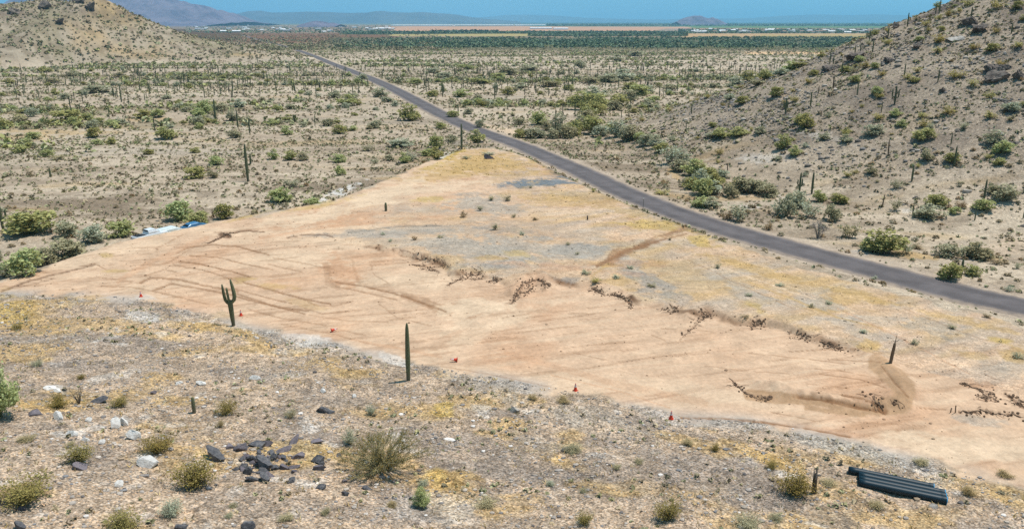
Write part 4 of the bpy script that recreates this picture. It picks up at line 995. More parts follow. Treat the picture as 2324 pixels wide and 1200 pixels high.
GROUPS = {'palo_verde_tree': 'green trees of the desert plain', 'mesquite_tree': 'grey-green trees of the desert plain', 'creosote_bush': 'olive bushes of the desert', 'dry_bush': 'dry brown bushes', 'brittlebush': 'grey bushes of the desert',
          'bursage_shrub': 'small shrubs dotting the plain', 'dead_tree': None, 'ocotillo': 'wand-stemmed plants'}
_cnt = {}
def plant(key, x, y, z, D, wpx, hpx, u, v, words=None, label=None):
    base = key.lower() if key in 'YOSGD' else key
    nm, cat, noun = KNAME[base]
    wm, hm = wpx * D / FOC, hpx * D / FOC * 1.0
    if base in 'gd': wm *= 1.22; hm *= 1.08
    hm = max(hm, .25 * wm)
    i = int(rng.integers(len(KIND[key]))); rz = float(rng.uniform(0, 6.28))
    if base == 'b':
        o = link(nm, KIND[key][i], None, (x, y, z - .03), rz, (wm, wm, hm))
    else:
        o = empty(nm, (x, y, z - .04), rz, (wm, wm, hm))
        cr, st = KIND[key][i]
        link('twigs' if base in 'xw' else 'crown', cr, o); link('trunk' if base in 'gdx' else 'stems', st, o)
    size = '' if base == 'b' else ('large ' if wm > 5 else 'small ' if wm < 2 else '')
    if label: tag(o, label, cat, GROUPS[nm])
    else: pend(o, words or (size + noun), cat, GROUPS[nm], u, v)
    _cnt[nm] = _cnt.get(nm, 0) + 1
    return o

TAKEN = []                                         # world x, y, radius of what already stands there
SPECIAL = {(931,274): 'round bright green palo verde tree inside the near road bend', (77,529): 'wide green palo verde tree at the left edge behind the lot bank', (2003,572): 'big bright green palo verde tree beside the road, largest of its roadside clump',
           (406,499): 'taller bright green palo verde of the pair behind the lot bank', (450,508): 'lower palo verde of the green pair behind the lot bank', (1345,304): 'dense green palo verde tree at the heart of the wash clump',
           (0,946): 'tall leafy palo verde cut off by the left edge of the foreground slope', (960,1149): 'narrow upright green sapling below the ochre grass patch', (440,1102): 'largest olive creosote bush, left of the black rock pile',
           (1800,1119): 'leafy creosote bush beside the broken brown stump', (1690,437): 'blue-green mesquite heading the thicket in the near wash', (180,916): 'bare wand-stemmed ocotillo among the white stones'}
def place_list(lst):
    u = [t[0] for t in lst]; v = [t[1] for t in lst]
    x, y, z, hit = cast(u, v)
    for k, (uu, vv, ww, hh, key) in enumerate(lst):
        D = float(project(x[k], y[k], z[k])[2])
        plant(key, float(x[k]), float(y[k]), float(z[k]), D, ww, hh, uu, vv, label=SPECIAL.get((uu, vv)))
        TAKEN.append((x[k], y[k], ww * D / FOC * .4))
place_list(TREES); place_list(NEAR)

# the one bleached tree, and the ocotillo behind the bank
for (u, v, w_, h_, key, lab) in [(1855, 541, 60, 40, 'x', 'bleached leafless tree with fine twigs beside the far road verge'), (485, 494, 20, 26, 'w', 'leafless ocotillo between the green bushes behind the lot bank'), (718, 505, 16, 30, 'w', 'thin bare ocotillo on the bank')][:2]:
    x, y, z, _ = cast([u], [v]); D = float(project(x, y, z)[2][0])
    plant(key, float(x[0]), float(y[0]), float(z[0]), D, w_, h_, u, v, label=lab)

# the big straw-coloured bush in front
def big_bush():
    x, y, z, _ = cast([868], [1064]); x, y, z = float(x[0]), float(y[0]), float(z[0]); D = float(project(x, y, z)[2])
    g = np.random.default_rng(77); wm = 225 * D / FOC; hm = 2.75
    st, tw, lf = [], [], []
    for i in range(95):
        a = g.uniform(0, 2 * np.pi); sp_ = g.uniform(.1, 1) ** .6
        e = np.array([math.cos(a) * sp_ * wm * .5, math.sin(a) * sp_ * wm * .36, hm * (1.02 - .62 * sp_ ** 1.6) * g.uniform(.75, 1.1)])
        if e[0] < -1.2: e[2] *= .82
        b = np.array([g.normal() * .22, g.normal() * .16, -.1]); m = b + (e - b) * [.4, .4, .55] + g.normal(size=3) * .12
        st.append(tube([b, b * .5 + m * .5 + g.normal(size=3) * .04, m, e], [.045, .034, .022, .007], 5))
        for j in range(26):
            t = g.uniform(.25, 1); p = m + (e - m) * t if t > .4 else b + (m - b) * (t + .5); q = p + (e - b) / np.linalg.norm(e - b) * g.uniform(.15, .5) + g.normal(size=3) * .17
            tw.append(tube([p, (p + q) / 2 + g.normal(size=3) * .03, q], [.011, .009, .004], 3))
            for _ in range(3): lf.append(p + (q - p) * g.uniform(.3, 1.1) + g.normal(size=3) * .05)
    o = empty('straw_bush', (x, y, z), .3)
    k = plain_mat('pale_yellow_stems', (.34, .30, .155), .8, 0, 3, .4)
    link('stems', mesh_np('stems', *join(st), [k], True), o); link('twigs', mesh_np('twigs', *join(tw), [M_TAN], True), o)
    link('leaves', mesh_np('leaves', *leaves(np.array(lf)[::2], .05, g, 2.4), [M_OLIVE2]), o)
    tag(o, 'big straw-coloured bush with many bare yellow stems, largest plant on the near slope', 'bush')
    TAKEN.append((x, y, 2.5))
big_bush()

# ------------------------------------------------------------------ saguaros read off the photo: u, v of the foot, height px, variant
SAGS = [
 (563,412,84,'one-armed'),(490,277,50,'single-stem'),(352,299,34,'slim single-stem'),(540,290,38,'single-stem'),(567,302,34,'single-stem'),(715,287,28,'slim single-stem'),(248,267,27,'slim single-stem'),(183,258,23,'single-stem'),(160,247,29,'one-armed'),(146,230,15,'single-stem'),(188,232,27,'single-stem'),(276,232,40,'single-stem'),(292,240,25,'slim single-stem'),(329,228,17,'single-stem'),(167,164,17,'single-stem'),(76,191,23,'single-stem'),(111,210,18,'single-stem'),(33,205,17,'one-armed'),(208,195,17,'two-armed'),(359,190,22,'single-stem'),
 (418,191,30,'many-armed'),(428,192,20,'single-stem'),(383,201,20,'single-stem'),(443,203,18,'single-stem'),(473,215,17,'single-stem'),(478,201,20,'two-armed'),(500,211,14,'single-stem'),(528,208,23,'single-stem'),(403,208,20,'single-stem'),(691,211,24,'single-stem'),(718,221,24,'single-stem'),(708,201,20,'two-armed'),(727,208,20,'single-stem'),(753,215,17,'single-stem'),(585,144,17,'single-stem'),(599,181,20,'single-stem'),(304,188,20,'single-stem'),(174,188,14,'single-stem'),(80,258,23,'single-stem'),(673,231,14,'single-stem'),(8,524,68,'one-armed'),
 (1048,339,57,'stubby-armed'),(1126,217,32,'single-stem'),(1122,212,22,'single-stem'),(1005,221,32,'two-armed'),(1003,206,22,'single-stem'),(1040,264,28,'single-stem'),(835,201,22,'single-stem'),(1216,212,32,'single-stem'),(1228,178,16,'single-stem'),(1261,287,38,'single-stem'),(1277,268,30,'single-stem'),(1352,274,30,'single-stem'),(1384,260,24,'single-stem'),(1431,243,28,'single-stem'),(1443,202,24,'single-stem'),(1496,226,28,'single-stem'),(1388,306,28,'single-stem'),(1396,304,26,'slim single-stem'),(1380,304,24,'slim single-stem'),(1471,257,17,'single-stem'),(1410,268,18,'single-stem'),(990,326,20,'single-stem'),(1085,333,20,'single-stem'),(921,332,16,'single-stem'),(1152,205,16,'single-stem'),(957,182,14,'single-stem'),(1274,305,20,'single-stem'),(1292,304,20,'single-stem'),(1305,262,26,'single-stem'),
 (2131,32,30,'single-stem'),(2123,32,22,'single-stem'),(2059,61,30,'one-armed'),(2203,45,27,'single-stem'),(2295,77,24,'single-stem'),(2235,97,16,'bare brown dead'),(1973,94,25,'one-armed'),(2015,85,24,'single-stem'),(1980,119,26,'single-stem'),(1940,124,20,'single-stem'),(1952,122,22,'single-stem'),(1883,146,28,'single-stem'),(1891,146,20,'single-stem'),(1910,170,28,'single-stem'),(2052,173,28,'single-stem'),(2128,188,29,'one-armed'),(1890,207,34,'bare brown dead'),(1945,217,28,'single-stem'),(1856,217,22,'bare brown dead'),(1839,244,34,'single-stem'),(1782,260,38,'many-armed'),(2030,237,42,'many-armed'),(2000,255,24,'slim single-stem'),(1569,260,25,'single-stem'),(1561,213,24,'single-stem'),(2158,328,24,'single-stem'),(2015,357,40,'bare brown dead'),(2165,378,46,'stubby-armed'),(2069,412,38,'single-stem'),(1842,440,50,'single-stem'),(1651,390,20,'bare brown dead'),(1728,290,18,'single-stem'),(1557,296,15,'single-stem'),
 (2002,471,30,'bare brown dead'),(2071,488,24,'single-stem'),(2135,480,14,'bare brown dead'),(2212,500,20,'single-stem'),(2322,496,18,'single-stem'),(2232,457,50,'stubby-armed'),(2180,628,42,'single-stem'),(115,402,21,'single-stem'),(2195,130,12,'single-stem'),
]
SAGKEY = {s[0]: i for i, s in enumerate(SAG)}
THICK = {(2180,628): 1.35, (563,412): .95, (115,402): 1.5, (1048,339): 1.1}
SAGLAB = {(563,412): 'tall lone saguaro with a low arm on the near left plain', (2180,628): 'thick dark armless saguaro against a green tree across the road', (1048,339): "branching saguaro standing at the dirt lot's far tip", (418,191): 'forked many-armed saguaro on the far left plain',
          (2059,61): 'saguaro with one arm standing on the skyline of the right hill', (2015,357): 'tall bare brown dead saguaro on the right slope', (2030,237): 'many-armed saguaro halfway up the right hill', (1782,260): 'many-armed saguaro below the foot of the right hill',
          (2232,457): 'saguaro with short stubby arms on the right slope', (2165,378): 'crooked stubby-armed saguaro beside a green bush on the right slope', (8,524): 'one-armed saguaro at the left edge beside the wide green tree', (115,402): 'short dark saguaro stub alone on the near left plain',
          (490,277): 'tall saguaro rising out of the green thicket on the left plain', (2131,32): 'taller of the two saguaros high on the right skyline', (2123,32): 'shorter of the two saguaros high on the right skyline'}
def saguaro(word, x, y, z, D, hpx, u, v, fat=1.0, label=None, parts=True):
    wd, tm, am, far = SAG[SAGKEY[word]]
    s = hpx * D / FOC / 6.0 * 1.03
    fat *= float(np.clip((1 / max(s, .2)) ** .35, .8, 1.5)) * rng.uniform(.9, 1.15)
    rz = float(rng.uniform(0, 6.28)); sc = (s * fat, s * fat, s)
    if word in ('two-armed', 'many-armed', 'one-armed', 'three-armed'): rz = float(rng.uniform(-.5, .5)); sc = (s * min(fat, 1.1),) * 2 + (s,)
    if parts and am:
        o = empty('saguaro_cactus', (x, y, z - .05), rz, sc); link('trunk', tm, o)
        for a in am: link('arm', a, o)
    else: o = link('saguaro_cactus', far, None, (x, y, z - .05), rz, sc)
    g = 'saguaros scattered over the desert'
    if label: tag(o, label, 'cactus', g)
    else: pend(o, word + ' saguaro cactus', 'cactus', g, u, v)
    return o
u = [t[0] for t in SAGS]; v = [t[1] for t in SAGS]
x_, y_, z_, _h = cast(u, v)
for k, (uu, vv, hh, wd) in enumerate(SAGS):
    D = float(project(x_[k], y_[k], z_[k])[2])
    saguaro(wd, float(x_[k]), float(y_[k]), float(z_[k]), D, hh, uu, vv, THICK.get((uu, vv), 1.0), SAGLAB.get((uu, vv)), hh >= 20)
    TAKEN.append((x_[k], y_[k], .8))
NSAG = len(SAGS)

# ------------------------------------------------------------------ the rest of the growth, scattered by density
def free(x, y, pad_gap=1.5, road_gap=6.5):
    ok = np.ones(len(x), bool)
    d = seg_dist(x, y, PAD, True); ok &= ~inside(x, y, PAD) & (d > pad_gap)
    rd, _ = road_near(x, y); ok &= rd > road_gap * np.interp(np.hypot(x, y), [200, 600], [1, 1.3])
    fe = np.interp(x, FX, FY); ok &= ~((y < fe) & (np.abs(x) < 140))
    return ok
def clear(x, y, extra=0.0):
    ok = np.ones(len(x), bool)
    for tx, ty, tr in TAKEN: ok &= (x - tx) ** 2 + (y - ty) ** 2 > (tr + extra) ** 2
    return ok
def wedge(n, r0, r1, g, half=37):
    r = np.sqrt(g.uniform(r0 ** 2, r1 ** 2, n)); a = np.radians(g.uniform(-half, half, n))
    return r * np.sin(a), r * np.cos(a)
def seen(x, y, z, h):
    """in the frame and not behind the land (rough test along the sight line)"""
    u, v, d = project(x, y, z + h)
    ok = (u > -30) & (u < 2354) & (v > -20) & (v < 1240)
    for f in np.linspace(.3, .985, 24):
        hz = height(x * f, y * f, False); lz = CAMZ + (z + h - CAMZ) * f
        ok &= lz > hz - .6
    return ok
g = np.random.default_rng(5)
# saguaros: 300 single ones, the rest as one stand
x, y = wedge(5200, 170, 1150, g); k = free(x, y); x, y = x[k], y[k]
rh_, lh_ = hills(x, y)
dens = .45 * ss(.3, .7, fbm(x / 90, y / 60, 3, 201)) + .25 - 1.0 * (rh_ > .5) - .55 * (lh_ > 3)
k = (g.uniform(0, 1, len(x)) < dens) & clear(x, y, 1.5); x, y = x[k], y[k]
z = height(x, y); hgt_ = g.uniform(3.0, 6.5, len(x)); k = seen(x, y, z, hgt_ * .5); x, y, z, hgt_ = x[k], y[k], z[k], hgt_[k]
U, V, D = project(x, y, z)
k = ~((V > 225) & (U < 1650)) ; x, y, z, hgt_, U, V, D = [a[k] for a in (x, y, z, hgt_, U, V, D)]
order = np.argsort(-hgt_ / D)
nsingle = 296 - NSAG
for i in order[:nsingle]:
    wd = g.choice(['single-stem', 'slim single-stem', 'one-armed', 'two-armed', 'three-armed'], p=[.5, .2, .15, .1, .05])
    saguaro(str(wd), float(x[i]), float(y[i]), float(z[i]), float(D[i]), float(hgt_[i] * FOC / D[i]), U[i], V[i], 1.0, None, False)
Vs, Fs = [], []
for i in [q for q in order[nsingle:] if D[q] < 760][:600]:
    v_, f_ = column(hgt_[i], .3 + .0003 * D[i], n=6); 
    v_, f_ = tube([[0, 0, -.2], [0, 0, hgt_[i] * .5], [0, 0, hgt_[i]]], [.22, .28, .16], 5)
    Vs.append(v_ + [x[i], y[i], z[i]]); Fs.append((v_, f_))
o_ = 0; FF = []
for (v_, f_) in Fs: FF.append(f_ + o_); o_ += len(v_)
if Vs: tag(link('saguaro_stand', mesh_np('saguaro_stand', np.vstack(Vs), np.vstack(FF), [M_SAG], True)), 'distant saguaros standing thinly over the far valley floor', 'cacti', kind='stuff')

# trees and bushes beyond the catalogue
def budget(nm): return 296 - _cnt.get(nm, 0)
x, y = wedge(9000, 110, 1000, g); k = free(x, y, 4, 8); x, y = x[k], y[k]
rh_, lh_ = hills(x, y)
band = ss(.52, .68, fbm(x / 130, y / 26, 4, 111))
dens = np.where(rh_ > 1.5, .55, np.where(lh_ > 2, .35, .05 + .75 * band * ss(240, 380, np.hypot(x, y))))
k = (g.uniform(0, 1, len(x)) < dens) & clear(x, y, 1.0); x, y = x[k], y[k]
z = height(x, y); k = seen(x, y, z, 1.5); x, y, z = x[k], y[k], z[k]
rh_, lh_ = hills(x, y); U, V, D = project(x, y, z)
wid = np.where(rh_ > 1.5, g.uniform(1.2, 3.4, len(x)), g.uniform(2.5, 5.5, len(x)))
kk = np.where(rh_ > 1.5, g.choice(list('ysyg'), len(x)), g.choice(list('ggdds'), len(x)))
left_over = np.zeros(len(x), bool)
for i in np.argsort(-wid / D):
    key = str(kk[i]); nm = KNAME[key][0]
    if budget(nm) > 0 and wid[i] * FOC / D[i] > 8:
        plant(key, float(x[i]), float(y[i]), float(z[i]), float(D[i]), wid[i] * FOC / D[i], wid[i] * FOC / D[i] * g.uniform(.45, .75), U[i], V[i])
        TAKEN.append((x[i], y[i], wid[i] * .4))
    else: left_over[i] = True
LX, LY, LZ, LW = x[left_over], y[left_over], z[left_over], wid[left_over]

# small shrubs dotting the plain: 296 single ones, the rest one sheet of scrub
def dots(n, r0, r1, w0, w1, sd):
    g = np.random.default_rng(sd)
    x, y = wedge(n, r0, r1, g); k = free(x, y, .6, 5.2); x, y = x[k], y[k]
    r = np.hypot(x, y); rh_, lh_ = hills(x, y)
    band = ss(.5, .7, fbm(x / 130, y / 26, 4, 111))
    cl = fbm(x / 16, y / 9, 3, 203)
    dens = .25 + .75 * ss(.38, .62, cl)
    dens = np.where(lh_ > 1.5, .35 + .4 * cl, dens)
    dens = dens * (1 + .4 * band) * .8
    k = (g.uniform(0, 1, len(x)) < dens) & clear(x, y, .1) if len(TAKEN) < 10 else (g.uniform(0, 1, len(x)) < dens)
    x, y = x[k], y[k]; rh_, lh_ = hills(x, y)
    w = g.uniform(w0, w1, len(x)) * g.choice([.7, 1, 1.4], len(x), p=[.45, .4, .15]) * np.where(lh_ > 1.5, 1.5, 1)
    return x, y, height(x, y), w
sx, sy, sz, sw = dots(24000, 100, 330, .55, 1.1, 21)
U, V, D = project(sx, sy, sz)
vis = (U > -20) & (U < 2344) & (V > 0) & (V < 1200)
order = np.argsort(np.where(vis, -sw / D, 0))
for i in order[:296]:
    plant('b', float(sx[i]), float(sy[i]), float(sz[i]), float(D[i]), sw[i] * FOC / D[i], sw[i] * FOC / D[i] * g.uniform(.45, .75), U[i], V[i])
rest = np.ones(len(sx), bool); rest[order[:296]] = False

PAL = np.array([(.36, .32, .17), (.38, .30, .19), (.31, .29, .16), (.41, .32, .21), (.33, .32, .18), (.26, .22, .14)])
PALG = np.array([(.38, .37, .15), (.32, .33, .15), (.37, .35, .21), (.29, .29, .15)])
def scrub_mesh(name, X, Y, Z, W, Hh, nl, pal, g, leaf=.42):
    n = len(X)
    d = g.normal(size=(n, nl, 3)); d[:, :, 2] = np.abs(d[:, :, 2]); d /= np.linalg.norm(d, axis=2, keepdims=True)
    C = d * (g.uniform(.25, 1, (n, nl, 1)) ** .5) * np.stack([W * .5, W * .5, Hh], 1)[:, None]
    C += np.stack([X, Y, Z], 1)[:, None]
    C = C.reshape(-1, 3); S = np.repeat(W * leaf, nl)
    V, F = leaves(C, S, g, 1.4)
    tone = pal[g.integers(0, len(pal), n)] * g.uniform(.75, 1.3, (n, 1))
    fc = np.repeat(tone, nl, 0) * g.uniform(.75, 1.25, (n * nl, 1))
    return mesh_np(name, V, F, [M_SCRUB], fcol=fc)
k = NT('scrub_leaves', .85); k.b.inputs['Specular IOR Level'].default_value = .1; k.color(k.attr('tone')); M_SCRUB = k.m
g = np.random.default_rng(31)
qx, qy, qz, qw = dots(24000, 100, 280, .22, .55, 24); ax, ay, az2, aw = dots(44000, 330, 760, .8, 1.6, 22)
bx, by, bz, bw = dots(22000, 760, 1500, 1.5, 3.0, 23)
hx = g.uniform(-760, -250, 5500); hy = g.uniform(820, 1060, 5500); _, q_ = hills(hx, hy); k = (q_ > 1.2) & (g.uniform(0, 1, 5500) < .25 + .9 * fbm(hx / 20, hy / 20, 3, 207)); hx, hy = hx[k], hy[k]; hz_ = height(hx, hy); hw = g.uniform(1.2, 3.2, len(hx))
fx_ = g.uniform(-62, 64, 5200); fy_ = g.uniform(34, 98, 5200); k = (np.interp(fx_, FX, FY) > fy_ + .3) & (g.uniform(0, 1, 5200) < ss(.4, .68, fbm(fx_ / 5, fy_ / 4, 3, 209))); fx_, fy_ = fx_[k], fy_[k]; fz_ = height(fx_, fy_); fw = g.uniform(.16, .5, len(fx_))
X = np.concatenate([sx[rest], ax, bx, qx, hx, fx_]); Y = np.concatenate([sy[rest], ay, by, qy, hy, fy_]); Z = np.concatenate([sz[rest], az2, bz, qz, hz_, fz_]); W = np.concatenate([sw[rest], aw, bw, qw, hw, fw])
tag(link('desert_scrub', scrub_mesh('desert_scrub', X, Y, Z, W, W * g.uniform(.4, .7, len(W)), 11, PAL, g)), 'low brown and olive scrub covering the valley floor and hillsides', 'scrub', kind='stuff')
# green growth along the far washes
x, y = wedge(64000, 240, 1700, g, 38)
band = ss(.56, .68, fbm(x / 130, y / 26, 4, 111)) * ss(240, 360, np.hypot(x, y)); rh_, lh_ = hills(x, y)
k = (g.uniform(0, 1, len(x)) < band * .8) & (rh_ < 1) & (lh_ < 1) & free(x, y, 3, 7); x, y = x[k], y[k]
X = np.concatenate([LX, x]); Y = np.concatenate([LY, y]); W = np.concatenate([LW, g.uniform(1.4, 3.8, len(x))]); Z = height(X, Y)
tag(link('wash_thicket', scrub_mesh('wash_thicket', X, Y, Z, W, W * g.uniform(.5, .9, len(W)), 14, PALG, g, .36)), 'green thicket lining the dry washes of the far valley', 'thicket', kind='stuff')
settle_labels_later = True
# ------------------------------------------------------------------ rocks
def icos(sub):
    import bmesh
    bm = bmesh.new(); bmesh.ops.create_icosphere(bm, subdivisions=sub, radius=1)
    V = np.array([v.co for v in bm.verts]); F = np.array([[v.index for v in f.verts] for f in bm.faces]); bm.free(); return V, F
IV, IF = icos(3); IV1, IF1 = icos(1)
def rock_shape(seed, V=IV, planes=11, rough=.08, lo=.5, hi=.85):
    g = np.random.default_rng(seed)
    P = V.copy()
    for _ in range(planes):                        # cleave flat faces off a ball
        n = g.normal(size=3); n /= np.linalg.norm(n); d = g.uniform(lo, hi)
        over = np.maximum(P @ n - d, 0); P -= over[:, None] * n
    P *= (1 + rough * (fbm(P[:, 0] * 3 + seed, P[:, 1] * 3 + P[:, 2] * 2, 4, seed)[:, None] - .5) * 2)
    return P
IV4, IF4 = icos(5)
def outcrop_shape(seed):
    P = rock_shape(seed, IV4, 14, 0, .35, .75)
    q = fbm(P[:, 0] * 4 + seed, P[:, 1] * 4 + P[:, 2] * 3, 5, seed); j = vnoise(P[:, 0] * 5 + seed, P[:, 1] * 5 + P[:, 2] * 4, seed + 3)
    st = np.floor((P[:, 2] * 1.5 + q * 1.2 + P[:, 0] * .4) * 4) / 4        # broken ledges
    return P * (1 + .55 * (q - .5) - .22 * (j > .62) + .25 * (st - st.mean()))[:, None]
def rock_mat(name, c, c2, sc=3):
    k = NT(name, .8); k.b.inputs['Specular IOR Level'].default_value = .3
    tc = k.add('ShaderNodeTexCoord').outputs['Object']
    ob = k.add('ShaderNodeObjectInfo').outputs['Random']
    f = k.noise(sc, 7, .65, tc)
    k.color(k.scale_col(k.mix(k.mapr(f, .42, .6, 0, 1), c, c2), k.mapr(ob, 0, 1, .78, 1.2)))
    k.bump(k.noise(sc * 2.5, 8, .7, tc), .6, .12); return k.m
M_BASALT = rock_mat('dark_varnished_rock', (.075, .076, .086), (.16, .15, .15)); M_QUARTZ = rock_mat('white_quartz', (.86, .82, .77), (.66, .60, .54), 2)
M_PURP = rock_mat('purplish_rock', (.20, .17, .185), (.12, .105, .115)); M_OUT = rock_mat('weathered_outcrop', (.10, .078, .066), (.23, .185, .15), 2.5)
M_PALE = rock_mat('pale_caliche', (.55, .50, .44), (.34, .30, .26), 4)
RK = {n: [mesh_np(n, (outcrop_shape(s) if n == 'outcrop' else rock_shape(s, IV, 17, .06, .3, .72)), IF4 if n == 'outcrop' else IF, [m]) for s in range(b, b + 4)] for n, m, b in (('basalt', M_BASALT, 10), ('quartz', M_QUARTZ, 20), ('purple', M_PURP, 30), ('outcrop', M_OUT, 40), ('caliche', M_PALE, 50))}
ROCKS = [  # u, v of the base, width, height px, stone, label
 (489,1038,46,22,'basalt','longest smooth dark slab at the left end of the black rock pile'),(582,1012,38,21,'basalt','angular black rock at the top of the black rock pile'),(606,1010,24,17,'purple','grey-purple rock beside the topmost black rock of the pile'),
 (575,1044,26,20,'basalt','rounded blue-black rock at the middle of the rock pile'),(599,1060,38,25,'basalt','largest angular black rock in the heart of the pile'),(551,1062,24,16,'basalt','black rock in the lower left of the pile'),(561,1074,26,16,'basalt','cracked black rock below the lower left of the pile'),
 (573,1090,28,19,'basalt','black rock lying lowest in the left half of the pile'),(603,1089,23,19,'basalt','small blunt black rock at the bottom right of the pile'),(721,1047,32,24,'basalt','dark boulder standing apart, right of the rock pile'),(724,1064,30,15,'purple','low grey rock in front of the dark boulder right of the pile'),
 (645,1022,30,11,'purple','flat purplish slab on ochre ground right of the pile top'),(675,1038,32,14,'purple','long purplish slab between the pile and the dark boulder'),(620,1040,20,20,'basalt','upright dark rock on the right flank of the pile'),(645,1062,26,11,'purple','low grey-purple rock at the right foot of the pile'),
 (668,1060,22,8,'purple','thin flat stone casting a dark line right of the pile'),(545,1020,34,18,'purple','mottled grey rock between the long slab and the top rock'),(520,1016,24,13,'purple','reddish-grey rock just behind the long dark slab'),(718,1003,30,9,'purple','flat purplish stone upslope of the dark boulder'),
 (668,1002,24,14,'purple','purplish stones upslope of the pile beside ochre grass'),(600,1070,24,8,'basalt','thin black slab wedged under the largest rock'),(728,1107,26,15,'basalt','dark stone downslope of the dark boulder'),(560,1198,34,20,'basalt','dark rock at the bottom edge below the pile'),(410,1198,26,18,'basalt','dark rock at the bottom edge left of the pile'),
 (45,1198,22,16,'basalt','blue-grey rock at the bottom left edge'),(50,1155,24,10,'purple','flat grey rock near the bottom left edge'),(181,1062,40,14,'purple','flat purplish slab in front of the left creosote bush'),(738,934,34,18,'basalt','dark broken rock alone right of the small cactus'),(348,893,15,11,'purple','small dark stone left of the small cactus'),(78,938,34,9,'purple','flat lilac slab under the tree at the left edge'),(222,912,40,11,'basalt','black broken stones beside the wand-stemmed ocotillo'),
 (833,1109,22,9,'basalt','small black stone below the straw-coloured bush'),(784,1122,14,8,'basalt','tiny black stone left of the small black stone below the bush'),(780,1092,16,8,'purple','grey stone below left of the straw-coloured bush'),(1290,1022,40,12,'purple','low dark grey rock patch on the central slope'),(935,1132,14,9,'basalt','black stone beside the narrow green sapling'),
 (134,952,26,17,'quartz','white boulder leftmost of the quartz scatter'),(262,970,26,24,'quartz','bright white boulder at the centre of the quartz scatter'),(284,962,20,20,'quartz','white boulder touching the central quartz boulder'),(310,995,36,28,'quartz','white block just below the central quartz boulder'),(342,1056,48,20,'quartz','largest pale cracked boulder above the olive creosote bush'),
 (200,955,18,9,'quartz','low white stone between the leftmost and central quartz boulders'),(165,985,22,12,'quartz','white stone low in the left of the quartz scatter'),(118,883,30,10,'quartz','long white stone upslope of the quartz scatter'),(132,890,18,8,'quartz','dark-edged white stone beside the long white stone'),(268,1102,24,14,'quartz','pale stone left of the largest creosote bush'),
 (580,858,20,9,'quartz','white stone near the top of the left slope'),(460,872,26,9,'quartz','white stones right above the small cactus'),(1167,934,20,16,'caliche','pinkish pale stone alone on the central slope'),(803,902,12,9,'quartz','small white stone left of the plain saguaro'),(1022,996,20,4,'quartz','thin white bone-like stone right of the straw-coloured bush'),(410,870,16,8,'quartz','white pebble cluster left above the small cactus'),
 (735,890,14,8,'quartz','small white stone upslope of the dark broken rock'),(230,1005,18,9,'quartz','white stone below the quartz scatter'),(196,998,16,8,'quartz','small white stone below the leftmost quartz boulder'),(2120,1150,14,8,'caliche','pale stone beside the right end of the black pipes'),
 (2200,52,64,15,'outcrop','dark rock ledge high on the right hill below a lone saguaro'),(2222,72,46,14,'outcrop','dark rock ledge just under the highest ledge of the right hill'),(2262,162,56,20,'outcrop','blackish outcrop near the right edge of the right hill'),(2248,186,60,16,'outcrop','blackish outcrop below the one near the right edge'),(2312,176,40,18,'outcrop','dark outcrop cut by the right edge of the frame'),
 (1940,136,62,16,'outcrop','dark ledge at the left foot of the right hill ridge'),(1888,158,46,12,'outcrop','low dark ledge beside the yellowish saguaros'),(2030,66,16,10,'outcrop','black knob on the skyline of the right hill'),(2140,208,24,10,'outcrop','dark stones below the one-armed hill saguaro'),(2080,110,26,10,'outcrop','dark rock in the upper middle of the right hill'),(2020,140,30,10,'outcrop','dark rock above the lower ledge of the right hill'),(2170,90,34,9,'caliche','pale broken rock streak on the right hill'),(2010,88,20,8,'outcrop','dark rock just below the skyline knob'),
 (205,22,30,14,'outcrop','dark crag on the crest of the left hill'),(180,5,36,12,'outcrop','crag at the very top of the left hill'),(95,20,34,12,'outcrop','crag on the left shoulder of the left hill'),(35,30,40,12,'outcrop','low crag at the left edge of the left hill'),(135,52,26,8,'outcrop','dark rock below the crest of the left hill'),(1110,360,30,10,'purple','dark stones on the mound at the far tip of the lot'),
]
_u = [t[0] for t in ROCKS]; _v = [t[1] for t in ROCKS]
xr, yr, zr, hr_ = cast(_u, _v)
for k, (uu, vv, ww, hh, kd, lab) in enumerate(ROCKS):
    D = float(project(xr[k], yr[k], zr[k])[2]); s = ww * D / FOC / (1.2 if kd != 'outcrop' else 1.9); h = max(hh * D / FOC / .95, .25 * s)
    o = link('rock' if kd != 'outcrop' else 'rock_outcrop', RK[kd][k % 4], None, (xr[k], yr[k], zr[k] + h * .18), float(rng.uniform(-.35, .35)) + (0 if k % 2 else math.pi), (s, s * float(rng.uniform(.6, .9)), h))
    t_ = .4 if kd in ('basalt', 'purple') else .15; o.rotation_euler[0] = float(rng.uniform(-t_, t_)); o.rotation_euler[1] = float(rng.uniform(-t_, t_))
    tag(o, lab, 'rock', {'basalt': 'dark rocks of the near slope', 'purple': 'dark rocks of the near slope', 'quartz': 'white stones of the near slope', 'caliche': 'pale stones', 'outcrop': 'dark outcrops on the hills'}[kd])

g = np.random.default_rng(64); fu = np.concatenate([g.normal(590, 30, 44), g.normal(650, 40, 10)]); fv = np.concatenate([g.normal(1043, 21, 44), g.normal(1035, 20, 10)])
xf, yf, zf_, _ = cast(fu, fv)
for k in range(len(fu)):
    s = float(g.uniform(.18, .52)); o = link('rock', RK['basalt' if k % 3 else 'purple'][k % 4], None, (xf[k], yf[k], zf_[k] + s * .12), float(g.uniform(0, 6)), (s, s * .8, s * .62)); o.rotation_euler[0] = float(g.uniform(-.5, .5))
    tag(o, 'small dark angular rock filling the gaps of the black rock pile', 'rock', 'small filler rocks of the black rock pile')
